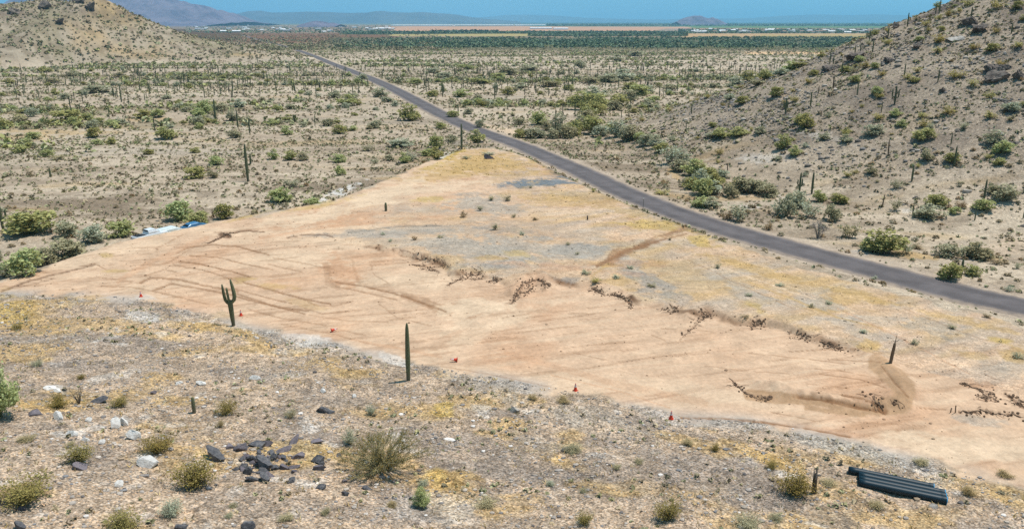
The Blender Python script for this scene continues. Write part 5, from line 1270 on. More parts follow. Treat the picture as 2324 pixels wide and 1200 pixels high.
# loose stones of the foreground and lot edges: nobody could count them
def stones():
    g = np.random.default_rng(61)
    n = 52000
    x = g.uniform(-60, 62, n); y = g.uniform(34, 100, n)
    fe = np.interp(x, FX, FY)
    q = fe - y
    m = fbm(x / 3, y / 3, 3, 301)
    k = (q > -.6 + 1.5 * (m - .5)) & (g.uniform(0, 1, n) < .18 + 1.1 * ss(.4, .65, m))
    x, y = x[k], y[k]; z = height(x, y); U, V, D = project(x, y, z)
    k = (U > -80) & (U < 2400) & (V < 1260); x, y, z = x[k], y[k], z[k]
    n = len(x); s = g.lognormal(-2.6, .5, n).clip(.035, .26)
    shapes = [rock_shape(500 + i, IV1, 5, .1) for i in range(10)]
    pal = np.array([(.42, .35, .285), (.34, .295, .26), (.25, .225, .21), (.50, .43, .37), (.14, .125, .12), (.66, .60, .55), (.38, .28, .19), (.22, .215, .22)])
    sel = g.integers(0, 10, n); SV = np.array(shapes)[sel]
    th = g.uniform(0, 6.28, n); c, s_ = np.cos(th)[:, None], np.sin(th)[:, None]
    X = SV[:, :, 0] * c - SV[:, :, 1] * s_; Y = SV[:, :, 0] * s_ + SV[:, :, 1] * c
    P = np.stack([X, Y * .8, SV[:, :, 2] * .6], 2) * s[:, None, None] + np.stack([x, y, z + s * .15], 1)[:, None]
    F = (IF1[None] + (np.arange(n) * len(IV1))[:, None, None]).reshape(-1, 3)
    tone = pal[g.choice(8, n, p=[.24, .2, .14, .14, .08, .05, .09, .06])] * g.uniform(.8, 1.2, (n, 1))
    k = NT('loose_stone', .9); k.color(k.attr('tone')); k.b.inputs['Specular IOR Level'].default_value = .15
    o = link('loose_stones', mesh_np('loose_stones', P.reshape(-1, 3), F, [k.m], fcol=np.repeat(tone, len(IF1), 0)))
    tag(o, 'loose grey, tan and white stones littering the near slope', 'stones', kind='stuff')
stones()
def rubble():
    g = np.random.default_rng(63); x, y = wedge(90000, 90, 330, g, 36); rh_, lh_ = hills(x, y)
    q = fbm(x / 9, y / 9, 4, 303); k = (rh_ > .6) & (g.uniform(0, 1, len(x)) < ss(.42, .7, q) * ss(.5, 14, rh_) + .05); x, y = x[k], y[k]; z = height(x, y)
    n = len(x); s = g.lognormal(-1.35, .55, n).clip(.1, 1.1)
    shapes = [rock_shape(560 + i, IV1, 5, .1) for i in range(10)]; SV = np.array(shapes)[g.integers(0, 10, n)]
    P = SV * np.stack([s, s * .8, s * .6], 1)[:, None] + np.stack([x, y, z + s * .12], 1)[:, None]
    F = (IF1[None] + (np.arange(n) * len(IV1))[:, None, None]).reshape(-1, 3)
    pal = np.array([(.22, .185, .155), (.30, .255, .215), (.14, .12, .105), (.40, .345, .29), (.22, .20, .19)]); tone = pal[g.integers(0, 5, n)] * g.uniform(.8, 1.25, (n, 1))
    o = link('hill_rubble', mesh_np('hill_rubble', P.reshape(-1, 3), F, [bpy.data.materials['loose_stone']], fcol=np.repeat(tone, len(IF1), 0)))
    tag(o, 'brown broken rubble strewn over the right hill', 'rubble', kind='stuff')
rubble()
def clods():
    g = np.random.default_rng(65); x = g.uniform(-75, 75, 60000); y = g.uniform(45, 200, 60000); k = inside(x, y, PAD); x, y = x[k], y[k]
    sk = fbm((x + .3 * y) / 7, (y - .3 * x) / .55, 4, 126); q = fbm(x / 8, y / 8, 3, 305); bs, be = bank_side(x, y)
    p = .04 + .9 * ss(.55, .72, sk) * ss(.4, .6, q) + .7 * np.exp(-(bs / 2.2) ** 2) + .25 * (bs < 0)
    k = g.uniform(0, 1, len(x)) < p * np.interp(y, [50, 90, 160], [1, .7, .35]); x, y = x[k], y[k]; C, _, _ = soil_paint(x, y, height(x, y)); z = height(x, y)
    n = len(x); s = g.lognormal(-2.9, .55, n).clip(.025, .22); SV = np.array([rock_shape(580 + i, IV1, 5, .12) for i in range(8)])[g.integers(0, 8, n)]
    P = SV * np.stack([s, s * .8, s * .65], 1)[:, None] + np.stack([x, y, z + s * .1], 1)[:, None]; F = (IF1[None] + (np.arange(n) * len(IV1))[:, None, None]).reshape(-1, 3)
    tone = C * g.uniform(.5, 1.0, (n, 1))
    tag(link('soil_clods', mesh_np('soil_clods', P.reshape(-1, 3), F, [bpy.data.materials['loose_stone']], fcol=np.repeat(tone, len(IF1), 0))), 'crumbs and clods of tan soil lying on the graded lot', 'clods', kind='stuff')
clods()
def stubble():
    """dead annual grass: short upright blades, thick where the soil is ochre"""
    g = np.random.default_rng(62); n = 60000
    x = g.uniform(-75, 75, n); y = g.uniform(36, 235, n); z = height(x, y); U, V, D = project(x, y, z)
    k = (U > -40) & (U < 2370) & (V < 1240); x, y, z, U, V, D = [a[k] for a in (x, y, z, U, V, D)]
    C, gr, _ = soil_paint(x, y, z)
    och = ss(2.75, 3.9, C[:, 0] / (C[:, 2] + .01))
    fe = np.interp(x, FX, FY); base = np.where(fe > y, .16, .0)
    k = g.uniform(0, 1, len(x)) < np.maximum(och * .9, base) * np.interp(D, [60, 140, 240], [1, .6, .35]); x, y, z, D = x[k], y[k], z[k], D[k]
    nb = 5; n = len(x)
    P = np.repeat(np.stack([x, y, z], 1), nb, 0) + g.normal(size=(n * nb, 3)) * [.14, .14, 0]
    h = g.uniform(.1, .32, n * nb); th = g.uniform(0, 6.28, n * nb); wv = np.stack([np.cos(th), np.sin(th), 0 * th], 1) * (.03 + .0003 * np.repeat(D, nb))[:, None]
    tip = P + np.stack([g.normal(size=n * nb) * .12, g.normal(size=n * nb) * .12, h], 1)
    V = np.stack([P - wv, P + wv, tip], 1).reshape(-1, 3); F = np.arange(3 * n * nb).reshape(-1, 3)
    pal = np.array([(.62, .44, .18), (.55, .38, .17), (.68, .53, .28), (.48, .36, .18), (.58, .48, .3)])
    tone = np.repeat(pal[g.integers(0, 5, n)], nb, 0) * g.uniform(.8, 1.2, (n * nb, 1))
    tag(link('dry_grass', mesh_np('dry_grass', V, F, [M_SCRUB], fcol=tone)), 'thin yellow dead grass on the near slope and scraped lot', 'grass', kind='stuff')
stubble()

# ------------------------------------------------------------------ uprooted brush and clods at the spoil banks
M_ROOT = plain_mat('dark_roots', (.17, .112, .074), .95, 0, 6, .4); M_CLODM = plain_mat('damp_clods', (.17, .105, .065), .95, 0, 4, .35)
DEB = [([[(940,585),(965,590),(990,592),(1018,600)],[(955,612),(975,608),(1000,606),(1018,606)],[(935,600),(960,604)],[(968,614),(985,615),(996,622)]],'tangled dark roots in the leftmost cut bank of the lot'),
 ([[(1015,648),(1045,632),(1065,622),(1098,614)],[(1045,640),(1070,626),(1090,622)],[(1060,632),(1085,634),(1100,622)]],'dark roots trailing down the second cut bank from the left'),
 ([[(1110,640),(1122,634),(1133,630)],[(1118,642),(1130,636)]],'small clump of roots left of the largest root tangle'),
 ([[(1158,690),(1170,672),(1178,655),(1195,640),(1222,633)],[(1168,684),(1180,668),(1200,662),(1212,648)],[(1195,640),(1205,655),(1195,668)]],'largest root tangle, curving down the central cut bank'),
 ([[(1222,634),(1238,645),(1228,660)],[(1238,645),(1250,648)]],'hooked roots right beside the largest root tangle'),
 ([[(1345,655),(1358,662),(1372,670)],[(1350,652),(1368,660)]],'short dark roots below the blue-grey gravel patch'),
 ([[(1385,668),(1408,670),(1425,678),(1434,692),(1430,700)],[(1395,664),(1420,680)]],'arched root line curving down onto the smooth sand'),
 ([[(1520,690),(1532,700),(1524,712)],[(1505,700),(1524,712)]],'thin bent sticks between the arched roots and the next bank'),
 ([[(1575,735),(1592,722),(1612,712)],[(1580,728),(1610,716)],[(1590,704),(1615,716)],[(1556,762),(1580,738)]],'forked sticks pointing down-left onto the smooth sand'),
 ([[(1706,745),(1716,732),(1732,742)],[(1718,730),(1738,736)],[(1706,740),(1722,738)]],'small arrow-shaped heap of sticks above the smooth sand'),
 ([[(1790,752),(1825,760),(1842,765)],[(1800,768),(1838,764)]],'faint sticks between the arrow-shaped heap and the leaning pole'),
 ([[(1860,775),(1890,785),(1918,796)],[(1870,790),(1905,790)],[(1885,780),(1900,795)]],'root line closest left of the leaning pole'),
 ([[(2180,870),(2220,882),(2255,895),(2262,908)],[(2215,900),(2250,906)],[(2225,885),(2245,905)]],'dark roots right of the crescent bank, above the survey stakes'),
 ([[(2292,895),(2310,905),(2324,925)],[(2296,915),(2318,920)]],'root tangle cut by the right edge of the photo'),
 ([[(2180,935),(2220,933),(2265,938),(2324,947)]],'long dark root line running right from the survey stakes'),
 ([[(500,540),(515,530),(528,528)],[(505,528),(524,536)],[(470,552),(505,538)]],'dark roots and clods right of the parked vehicles'),
 ([[(1655,858),(1690,890),(1722,906)],[(1668,872),(1684,884)]],'long sticks leading to the left end of the crescent bank'),
 ([[(1735,908),(1748,896)],[(1738,900),(1752,906)]],'crossed sticks at the left end of the crescent bank'),
 ([[(1980,898),(2005,930)],[(1960,895),(1990,915)],[(2020,905),(2045,925)]],'sticks lying across the right end of the crescent bank')]
def debris():
    for k, (lines, lab) in enumerate(DEB):
        g = np.random.default_rng(700 + k); tw, cl = [], []
        pts = [np.stack(cast([p[0] for p in L_], [p[1] for p in L_])[:3], 1) for L_ in lines]
        allp = np.vstack(pts); O = allp.mean(0); O[2] = allp[:, 2].min()
        for P in pts:
            Q = np.column_stack([spline(P[:, :2], 7), np.interp(np.linspace(0, 1, 7 * (len(P) - 1) + 1), np.linspace(0, 1, len(P)), P[:, 2])])
            Q[1:-1] += g.normal(size=(len(Q) - 2, 3)) * [.14, .14, 0]; Q[:, 2] = height(Q[:, 0], Q[:, 1]) - .01
            n = len(Q); tw.append(tube(Q - O, (.035 + .05 * vnoise(np.arange(n) * .4, np.full(n, k * 1.0), 9)) * np.sin(np.linspace(.35, 2.9, n)) ** .5, 5))
            for j in range(int(.45 * n)):
                p = Q[g.integers(0, n)] + g.normal(size=3) * [.2, .2, 0]; a = g.normal() * .7 + (2.7 if g.uniform() < .5 else -.9); l = g.uniform(.25, 1.1)
                e = p + [math.cos(a) * l, math.sin(a) * l * .8, 0]; m = (p + e) / 2 + g.normal(size=3) * .12
                R3 = np.array([p, m, e]); R3[:, 2] = height(R3[:, 0], R3[:, 1]) + g.uniform(.0, .12, 3) + [0, .06, .02]; tw.append(tube(R3 - O, [.028, .02, .008], 4))
            for j in range(n):
                s = g.uniform(.04, .15); p = Q[g.integers(0, n)] + g.normal(size=3) * [.3, .3, 0]; p[2] = hgt(p[0], p[1]) + s * .2; cl.append((rock_shape(900 + j + k, IV1, 4, .15) * s + p - O, IF1))
        o = empty('brush_pile', O, 0)
        link('roots', mesh_np('roots', *join(tw), [M_ROOT], True), o); tag(link('clods', mesh_np('clods', *join(cl), [M_CLODM]), o), kind='stuff')
        tag(o, lab, 'brush', 'uprooted roots and sticks around the graded lot')
debris()

# ------------------------------------------------------------------ posts, stumps, stakes, the single foreground cacti
def at(u, v):
    x, y, z, _ = cast([u], [v]); return float(x[0]), float(y[0]), float(z[0]), float(project(x, y, z)[2][0])
# three-pronged saguaro: stout trunk, two long prongs and a short broken one between
x, y, z, D = at(530, 739); m = D / FOC
o = empty('saguaro_cactus', (x, y, z)); H = 106 * m * 1.05
def prong(P, r): return ribbed(np.array(P), np.array(r), 10)
link('trunk', mesh_np('trunk', *prong([(0, 0, -.2), (0, 0, .3), (-.04, 0, H * .2), (-.08, 0, H * .4), (-.1, 0, H * .5), (-.11, 0, H * .55), (-.11, 0, H * .56)], [.19, .2, .25, .28, .29, .22, .05]), [M_SAG], True), o)
for P, r in (([(-.05, 0, H * .48), (.16, .02, H * .52), (.36, .02, H * .56), (.45, .02, H * .63), (.42, .02, H * .72), (.32, .02, H * .84), (.22, .02, H * .93), (.18, .02, H * .99), (.17, .02, H)], [.17, .19, .21, .22, .21, .18, .13, .08, .02]),
             ([(-.15, 0, H * .46), (-.4, 0, H * .5), (-.58, 0, H * .55), (-.66, 0, H * .63), (-.72, 0, H * .72), (-.77, 0, H * .82), (-.79, 0, H * .885), (-.795, 0, H * .89)], [.15, .17, .18, .18, .16, .12, .08, .02]),
             ([(-.12, -.04, H * .5), (-.18, -.14, H * .58), (-.22, -.16, H * .66), (-.26, -.16, H * .78), (-.28, -.16, H * .82), (-.28, -.16, H * .825)], [.13, .14, .13, .12, .09, .02])):
    link('arm', mesh_np('arm', *prong(P, r), [M_SAG], True), o)
tag(o, 'three-pronged saguaro with a stout trunk on the brow beside the lot', 'cactus', 'saguaros scattered over the desert')
x, y, z, D = at(927, 863); m = D / FOC
tag(link('saguaro_cactus', mesh_np('saguaro_cactus', *column(132 * m * 1.06, 9.5 * m * .5 + .03, lean=(.01, .0), n=14, foot=.8, waist=1.05), [M_SAG], True), None, (x, y, z)), 'tall plain armless saguaro on the brow in the middle foreground', 'cactus', 'saguaros scattered over the desert')
x, y, z, D = at(441, 936); m = D / FOC
tag(link('saguaro_cactus', mesh_np('saguaro_cactus', *column(36 * m * 1.1, .16, n=10, foot=.9), [M_SAG], True), None, (x, y, z)), 'small young saguaro like a short post on the near left slope', 'cactus', 'saguaros scattered over the desert')
# leaning dead trunk with stub twigs, right side of the lot
x, y, z, D = at(2021, 823); m = D / FOC
o = empty('dead_saguaro', (x, y, z), 0); o.rotation_euler = (0, R(3.5), 0); H = 62 * m * 1.06
link('trunk', mesh_np('trunk', *ribbed([(0, 0, -.2), (0, 0, H * .3), (.02, 0, H * .6), (.02, 0, H * .72), (.03, 0, H * .74), (.03, 0, H)], [.15, .16, .14, .12, .05, .02], 8), [M_SAGD], True), o)
for sgn in (1, -1): link('twig', mesh_np('twig', *tube([(0, 0, H * .78), (sgn * .25, 0, H * .83), (sgn * .42, 0, H * (.78 if sgn < 0 else .9))], [.03, .024, .01], 5), [M_SAGD], True), o)
tag(o, 'leaning dead saguaro pole with stub twigs at the right side of the lot', 'dead cactus')
# split brown stump near the pipes
x, y, z, D = at(1846, 1118); m = D / FOC; g = np.random.default_rng(3)
o = empty('dead_saguaro', (x, y, z)); H = 68 * m * 1.08
link('trunk', mesh_np('trunk', *ribbed([(.04, 0, -.2), (.03, 0, .2), (0, 0, H * .45), (.02, 0, H * .62), (.02, 0, H * .7)], [.17, .18, .16, .14, .05], 8, .2), [M_SAGD], True), o)
for i in range(5):
    a = g.uniform(0, 6.28); dx_, dy_ = .09 * math.cos(a), .09 * math.sin(a)
    link('splinter', mesh_np('splinter', *tube([(dx_, dy_, H * .5), (dx_ * 1.3, dy_ * 1.3, H * .75), (dx_ * 1.5 - .03, dy_ * 1.5, H * g.uniform(.84, 1.0))], [.06, .04, .01], 5), [plain_mat('grey_splinters', (.28, .23, .2), .9, 0, 9, .4)], True), o)
tag(o, 'broken brown saguaro stump with grey splinters beside the leafy creosote', 'dead cactus')
M_POST = plain_mat('dark_post_wood', (.075, .06, .05), .9, 0, 10, .4); M_STAKE = plain_mat('stake_wood', (.20, .13, .08), .9, 0, 10, .3); M_STEEL = plain_mat('grey_steel_post', (.16, .17, .18), .55, .6); M_REFL = plain_mat('white_reflector', (.8, .8, .78), .4)
def box(sx, sy, sz, c=(0, 0, 0), taper=1.0):
    V = np.array([(i * sx / 2 * (taper if k else 1) + c[0], j * sy / 2 * (taper if k else 1) + c[1], (k - .5) * sz + c[2]) for k in (0, 1) for j in (-1, 1) for i in (-1, 1)], float)
    return V, np.array([(0, 2, 3, 1), (4, 5, 7, 6), (0, 1, 5, 4), (2, 6, 7, 3), (0, 4, 6, 2), (1, 3, 7, 5)])
x, y, z, D = at(876, 479); tag(link('saguaro_stub', mesh_np('saguaro_stub', *column(19 * D / FOC * 1.05, .26, n=9, foot=.95), [M_SAG], True), None, (x, y, z)), 'short dark saguaro stub standing alone on the pale part of the lot', 'cactus')
x, y, z, D = at(1459, 482); H = 36 * D / FOC
o = empty('delineator_post', (x, y, z)); link('post', mesh_np('post', *tube([(0, 0, -.3), (0, 0, H * .5), (0, 0, H)], [.05, .05, .045], 6), [M_STEEL], True), o); link('reflector', mesh_np('reflector', *box(.14, .03, .3, (0, -.06, H - .25)), [M_REFL]), o)
tag(o, 'thin grey post on the near verge of the road', 'post')
x, y, z, D = at(1333, 499); tag(link('wooden_stub', mesh_np('wooden_stub', *tube([(0, 0, -.2), (.02, 0, .4), (.0, 0, 10 * D / FOC), (0, 0, 10 * D / FOC + .02)], [.13, .12, .1, .01], 7), [M_POST], True), None, (x, y, z)), 'tiny dark wooden stub amid the lot grass', 'post')
for du, h_, lean, lab in ((0, 19, .12, 'taller leaning survey stake at the right foot of the lot'), (-11, 12, -.08, 'shorter survey stake left of its taller neighbour')):
    x, y, z, D = at(2168 + du, 936); o = link('survey_stake', mesh_np('survey_stake', *join([box(.09, .05, h_ * D / FOC, (0, 0, h_ * D / FOC / 2)), box(.09, .05, .14, (0, 0, -.06), 1.0)]), [M_STAKE]), None, (x, y, z)); o.rotation_euler = (0, -lean, .4); tag(o, lab, 'stake', 'survey stakes')

# ------------------------------------------------------------------ traffic cones
M_CONE = plain_mat('red_orange_plastic', (.66, .055, .02), .5, 0, None, 0, .4); M_CONEB = plain_mat('dark_rubber_base', (.5, .05, .02), .6); M_BAND = plain_mat('reflective_band', (.74, .70, .68), .4)
def lathe(prof, n=20):
    th = np.arange(n) * 2 * np.pi / n
    V = np.array([(r * math.cos(t), r * math.sin(t), z) for r, z in prof for t in th]); F = []
    for i in range(len(prof) - 1):
        for j in range(n): F.append((i * n + j, i * n + (j + 1) % n, (i + 1) * n + (j + 1) % n, (i + 1) * n + j))
    return V, np.array(F)
CB = mesh_np('body', *lathe([(.2, .03), (.19, .05), (.155, .22), (.115, .42), (.075, .62), (.048, .78), (.04, .8), (.012, .805)]), [M_CONE], True)
CBASE = mesh_np('base', *join([box(.46, .46, .05, (0, 0, .025), .93), box(.36, .36, .02, (0, 0, .059), .95)]), [M_CONEB])
CR1 = mesh_np('reflective_band', *lathe([(.119, .425), (.1185, .43), (.093, .56), (.0925, .565)]), [M_BAND], True); CR2 = mesh_np('reflective_band', *lathe([(.078, .645), (.077, .65), (.063, .72), (.0625, .725)]), [M_BAND], True)
for (u, v, tip, lab) in [(320,673,0,'orange traffic cone farthest left, at the lot edge'),(547,716,0,'orange traffic cone just right of the three-pronged saguaro'),(752,753,1,'orange traffic cone tipped over between the two near saguaros'),(1038,820,2,'fallen orange traffic cone right of the plain saguaro'),(1306,886,0,'upright orange traffic cone midway along the lot edge'),(1523,950,0,'upright orange traffic cone nearest the bottom right')]:
    x, y, z, D = at(u, v); o = empty('traffic_cone', (x, y, z), .2 + u * .01, .9)
    for me in (CBASE, CB, CR1, CR2): link(me.name.split('.')[0], me, o)
    if tip: o.rotation_euler = (0, R(82) * (1 if tip == 1 else -1), R(25 if tip == 1 else 8)); o.location.z += .19
    tag(o, lab, 'traffic cone', 'traffic cones along the lot edge')

# ------------------------------------------------------------------ the pipes
def pipes():
    x0, y0, z0, D0 = at(1948, 1100); x1, y1, z1, D1 = at(2148, 1142)
    A = np.array([x0, y0]); B = np.array([x1, y1]); dr = (B - A); Lh = np.linalg.norm(dr); dr /= Lh; nr = np.array([-dr[1], dr[0]])
    kb = NT('black_plastic', .5); kb.b.inputs['Specular IOR Level'].default_value = .35; kb.color((.006, .024, .037))
    kr = plain_mat('blue_pipe_end', (.02, .28, .5), .35); r = .262
    def one(off, sh, lab, up=0, L=Lh):
        s0 = A + nr * off + dr * sh; s1 = s0 + dr * L
        za, zb = hgt(*s0) + r * .92 + up, hgt(*s1) + r * .92 + up
        t = np.linspace(0, 1, 13)
        prof = []
        o = empty('drain_pipe', (s0[0], s0[1], za))
        ex = np.array([s1[0] - s0[0], s1[1] - s0[1], zb - za]); Lg = np.linalg.norm(ex)
        n = 28; th = np.arange(n) * 2 * np.pi / n; u_ = ex / Lg; a_ = np.cross(u_, [0, 0, 1]); a_ /= np.linalg.norm(a_); b_ = np.cross(a_, u_)
        def rings(spec):
            V = np.vstack([u_ * s_ + np.outer(np.cos(th) * q, a_) + np.outer(np.sin(th) * q, b_) for s_, q in spec]); F = []
            for i in range(len(spec) - 1):
                for j in range(n): F.append((i * n + j, (i + 1) * n + j, (i + 1) * n + (j + 1) % n, i * n + (j + 1) % n))
            return V, np.array(F)
        body = [(0, r - .03), (0, r)] + [(Lg * q, r) for q in t[1:-1]] + [(Lg - .34, r), (Lg - .3, r + .012), (Lg - .05, r + .012)]
        link('pipe_wall', mesh_np('pipe_wall', *rings([(.9, r - .03)] + body), [kb.m], True), o)
        link('end_rim', mesh_np('end_rim', *rings([(Lg - .05, r + .0145), (Lg, r + .012), (Lg + .003, r - .012), (Lg - .03, r - .03), (Lg - 1.2, r - .032)]), [kr], True), o)
        tag(o, lab, 'pipe', 'black drain pipes lying side by side')
    one(0, 0, 'black pipe nearest the bottom of the bundle'); one(.54, .02, 'second black pipe from the bottom of the bundle'); one(1.08, .02, 'third black pipe from the bottom of the bundle')
    one(1.62, -.62, 'black pipe at the back, set off toward the left', 0)
pipes()

# ------------------------------------------------------------------ vehicles behind the lot bank
def paint(name, c): return plain_mat(name, c, .3, .1, None, 0, .5)
M_GLASS = plain_mat('dark_car_glass', (.015, .02, .025), .08, 0, None, 0, .6); M_TYRE = plain_mat('tyre_rubber', (.02, .02, .02), .85); M_RIM = plain_mat('wheel_rim', (.4, .4, .42), .35, .8); M_LAMP = plain_mat('lamp_glass', (.75, .75, .7), .15); M_TAIL = plain_mat('tail_lamp', (.4, .01, .01), .3); M_TRIM = plain_mat('black_trim', (.02, .02, .022), .6)
def loft(sections):
    """sections along x: (x, [(y, z)...]) same count; closed tube with end caps as fans of quads"""
    n = len(sections[0][1]); V = np.array([(x, yy, zz) for x, S in sections for yy, zz in S]); F = []
    for i in range(len(sections) - 1):
        for j in range(n): F.append((i * n + j, i * n + (j + 1) % n, (i + 1) * n + (j + 1) % n, (i + 1) * n + j))
    for b_, rev in ((0, True), ((len(sections) - 1) * n, False)):
        for j in range(n // 2 - 1):
            q = (b_ + j, b_ + j + 1, b_ + n - 2 - j, b_ + n - 1 - j); F.append(q[::-1] if rev else q)
    return V, np.array(F)
def sect(w, z0, z1, inset=.0):
    return [(-w, z0), (-w, z0 + (z1 - z0) * .55), (-w + .05 + inset, z1 - .04), (-w + .14 + inset, z1), (w - .14 - inset, z1), (w - .05 - inset, z1 - .04), (w, z0 + (z1 - z0) * .55), (w, z0)]
def vehicle(kind, loc, rz, c, lab, pitch=0):
    o = empty('pickup_truck' if kind == 'pickup' else ('van' if kind == 'van' else 'car'), loc, rz); mp = paint(kind + '_paint', c)
    if kind == 'pickup':
        L = 5.6; bot = [(-2.8, sect(.88, .5, .95)), (-2.7, sect(.95, .42, 1.06)), (-.75, sect(.97, .4, 1.08)), (-.7, sect(.97, .4, 1.1)), (1.2, sect(.97, .4, 1.12)), (1.3, sect(.96, .4, 1.1)), (2.5, sect(.95, .42, 1.02)), (2.75, sect(.88, .5, .9))]
        cab = [(-.72, sect(.86, 1.08, 1.2, .02)), (-.6, sect(.86, 1.09, 1.78, .1)), (.55, sect(.86, 1.09, 1.82, .12)), (.75, sect(.86, 1.09, 1.74, .12)), (1.4, sect(.86, 1.08, 1.14, .02))]
        ax = (-1.75, 1.75)
    elif kind == 'van':
        L = 5.0; bot = [(-2.5, sect(.85, .45, 1.0)), (-2.4, sect(.93, .4, 1.12)), (1.3, sect(.94, .4, 1.12)), (2.2, sect(.92, .42, .98)), (2.45, sect(.84, .5, .8))]
        cab = [(-2.42, sect(.84, 1.1, 1.2, .02)), (-2.25, sect(.84, 1.11, 1.66, .1)), (.6, sect(.84, 1.11, 1.7, .12)), (.85, sect(.84, 1.11, 1.62, .12)), (1.6, sect(.84, 1.1, 1.16, .02))]; ax = (-1.5, 1.5)
    else:
        L = 4.5; bot = [(-2.2, sect(.8, .45, .82)), (-2.1, sect(.88, .36, .95)), (-.9, sect(.9, .34, .98)), (1.1, sect(.9, .34, .96)), (2.0, sect(.86, .36, .82)), (2.25, sect(.78, .42, .68))]
        cab = [(-1.75, sect(.78, .95, 1.0, .02)), (-1.05, sect(.78, .96, 1.4, .14)), (.3, sect(.78, .96, 1.44, .16)), (.5, sect(.78, .96, 1.4, .16)), (1.25, sect(.78, .95, .99, .02))]; ax = (-1.35, 1.4)
    link('body', mesh_np('body', *loft(bot), [mp], False), o)
    cabo = link('cabin', mesh_np('cabin', *loft(cab), [mp], False), o)
    # glass: windscreen, rear glass and side panes standing 4 mm off the cabin
    def pane(P, nm):
        P = np.array(P, float); me = mesh_np(nm, np.vstack([P, P]), np.array([(0, 1, 2, 3), (7, 6, 5, 4)]), [M_GLASS]); link(nm, me, cabo)
    (xa, _), (xb, Sb), (xc, Sc), (xd, Sd), (xe, Se) = cab; zl = cab[0][1][0][1] + .1; zt = Sc[3][1] - .1; w0 = cab[1][1][1][0]; wt = abs(Sc[2][0]) + .02
    e = .012
    pane([(xe - .1 + e, -.7, Se[3][1] + .06), (xe - .1 + e, .7, Se[3][1] + .06), (xd + .06 + e, .6, Sd[3][1] - .02), (xd + .06 + e, -.6, Sd[3][1] - .02)], 'windscreen')
    pane([(xa + .04 - e, -.68, zl + .02), (xa + .04 - e, .68, zl + .02), (xb - .02 - e, .58, zt), (xb - .02 - e, -.58, zt)], 'rear_window')
    wy = abs(w0) + .006
    for s_ in (1, -1):
        xs = np.linspace(xb + .08, xd - .02, 3 if kind != 'van' else 4)
        for q in range(len(xs) - 1):
            pane([(xs[q] + .04, s_ * wy, zl + .02), (xs[q + 1] - .04, s_ * wy, zl + .02), (xs[q + 1] - .04, s_ * (wt + .03), zt), (xs[q] + .04, s_ * (wt + .03), zt)], 'side_window')
        for a_ in ax:
            wl = link('wheel', None if False else mesh_np('wheel', *(lambda V, F: (V[:, [0, 2, 1]] * [1, s_, 1] + [a_, s_ * .74, .36], F))(*lathe([(.2, -.0), (.35, .0), (.37, .03), (.37, .2), (.35, .23), (.2, .23)], 20)), [M_TYRE], True), o)
            link('rim', mesh_np('rim', *(lambda V, F: (V[:, [0, 2, 1]] * [1, s_, 1] + [a_, s_ * .74, .36], F))(*lathe([(.02, .2), (.2, .225)], 16)), [M_RIM]), wl)
        link('headlight', mesh_np('headlight', *box(.05, .3, .16, (bot[-1][0] - .02, s_ * .6, bot[-1][1][3][1] - .14)), [M_LAMP]), o)
        link('tail_light', mesh_np('tail_light', *box(.05, .16, .26, (bot[0][0] + .01, s_ * .68, bot[0][1][3][1] - .16)), [M_TAIL]), o)
    if kind == 'pickup':
        link('cargo_bed', mesh_np('cargo_bed', *box(1.7, 1.55, .02, (-1.75, 0, 1.075)), [M_TRIM]), o)
    tag(o, lab, 'pickup truck' if kind == 'pickup' else kind)
def beyond_bank(u, v, off):
    """a spot just outside the lot's back edge"""
    x, y, z, D = at(u, v); d = np.hypot(PAD[:, 0] - x, PAD[:, 1] - y)
    best = None
    for i in range(11):
        ax_, ay_ = PAD[i]; bx_, by_ = PAD[i + 1]; ex, ey = bx_ - ax_, by_ - ay_; t = min(max(((x - ax_) * ex + (y - ay_) * ey) / (ex * ex + ey * ey), 0), 1)
        q = math.hypot(x - ax_ - t * ex, y - ay_ - t * ey)
        if best is None or q < best[0]:
            l = math.hypot(ex, ey); best = (q, ax_ + t * ex - ey / l * off, ay_ + t * ey + ex / l * off, math.atan2(ey, ex))
    return best[1:]
for kind, u, v, off, c, lab, flip in (('pickup', 292, 545, 1.5, (.72, .74, .76), 'white pickup truck parked half hidden behind the left lot bank', 0), ('van', 340, 535, 1.8, (.70, .75, .73), 'pale van with dark windows parked between pickup and blue car', 0), ('car', 394, 525, 1.5, (.045, .16, .30), 'blue car parked farthest right behind the left lot bank', 0)):
    xq, yq, rz = beyond_bank(u, v, off)
    vehicle(kind, (xq, yq, hgt(xq, yq) + .02), rz + (math.pi if flip else 0), c, lab)
# ------------------------------------------------------------------ far valley: woods, town, glasshouses, ranges
g = np.random.default_rng(81)
def px_ground(u, v):
    """valley floor point seen at (u, v), far zone"""
    dx, dy, dz = ray(u, v); zf = -15.5
    t = (zf - CAMZ) / dz
    return dx * t, dy * t
def wood(name, U, V, s0, s1, pal, label, nl=9):
    x, y = px_ground(U, V); rh_, lh_ = hills(x, y); k = (rh_ < .5) & (lh_ < .5); x, y = x[k], y[k]
    z = height(x, y, False); W = g.uniform(s0, s1, len(x))
    tag(link(name, scrub_mesh(name, x, y, z, W, W * g.uniform(.4, .7, len(W)), nl, pal, g, .42)), label, 'trees', kind='stuff')
PW = np.array([(.14, .20, .11), (.16, .21, .11), (.13, .18, .12), (.18, .21, .12), (.15, .19, .13)])
def tri(n, a, b): return g.uniform(a, b, n)
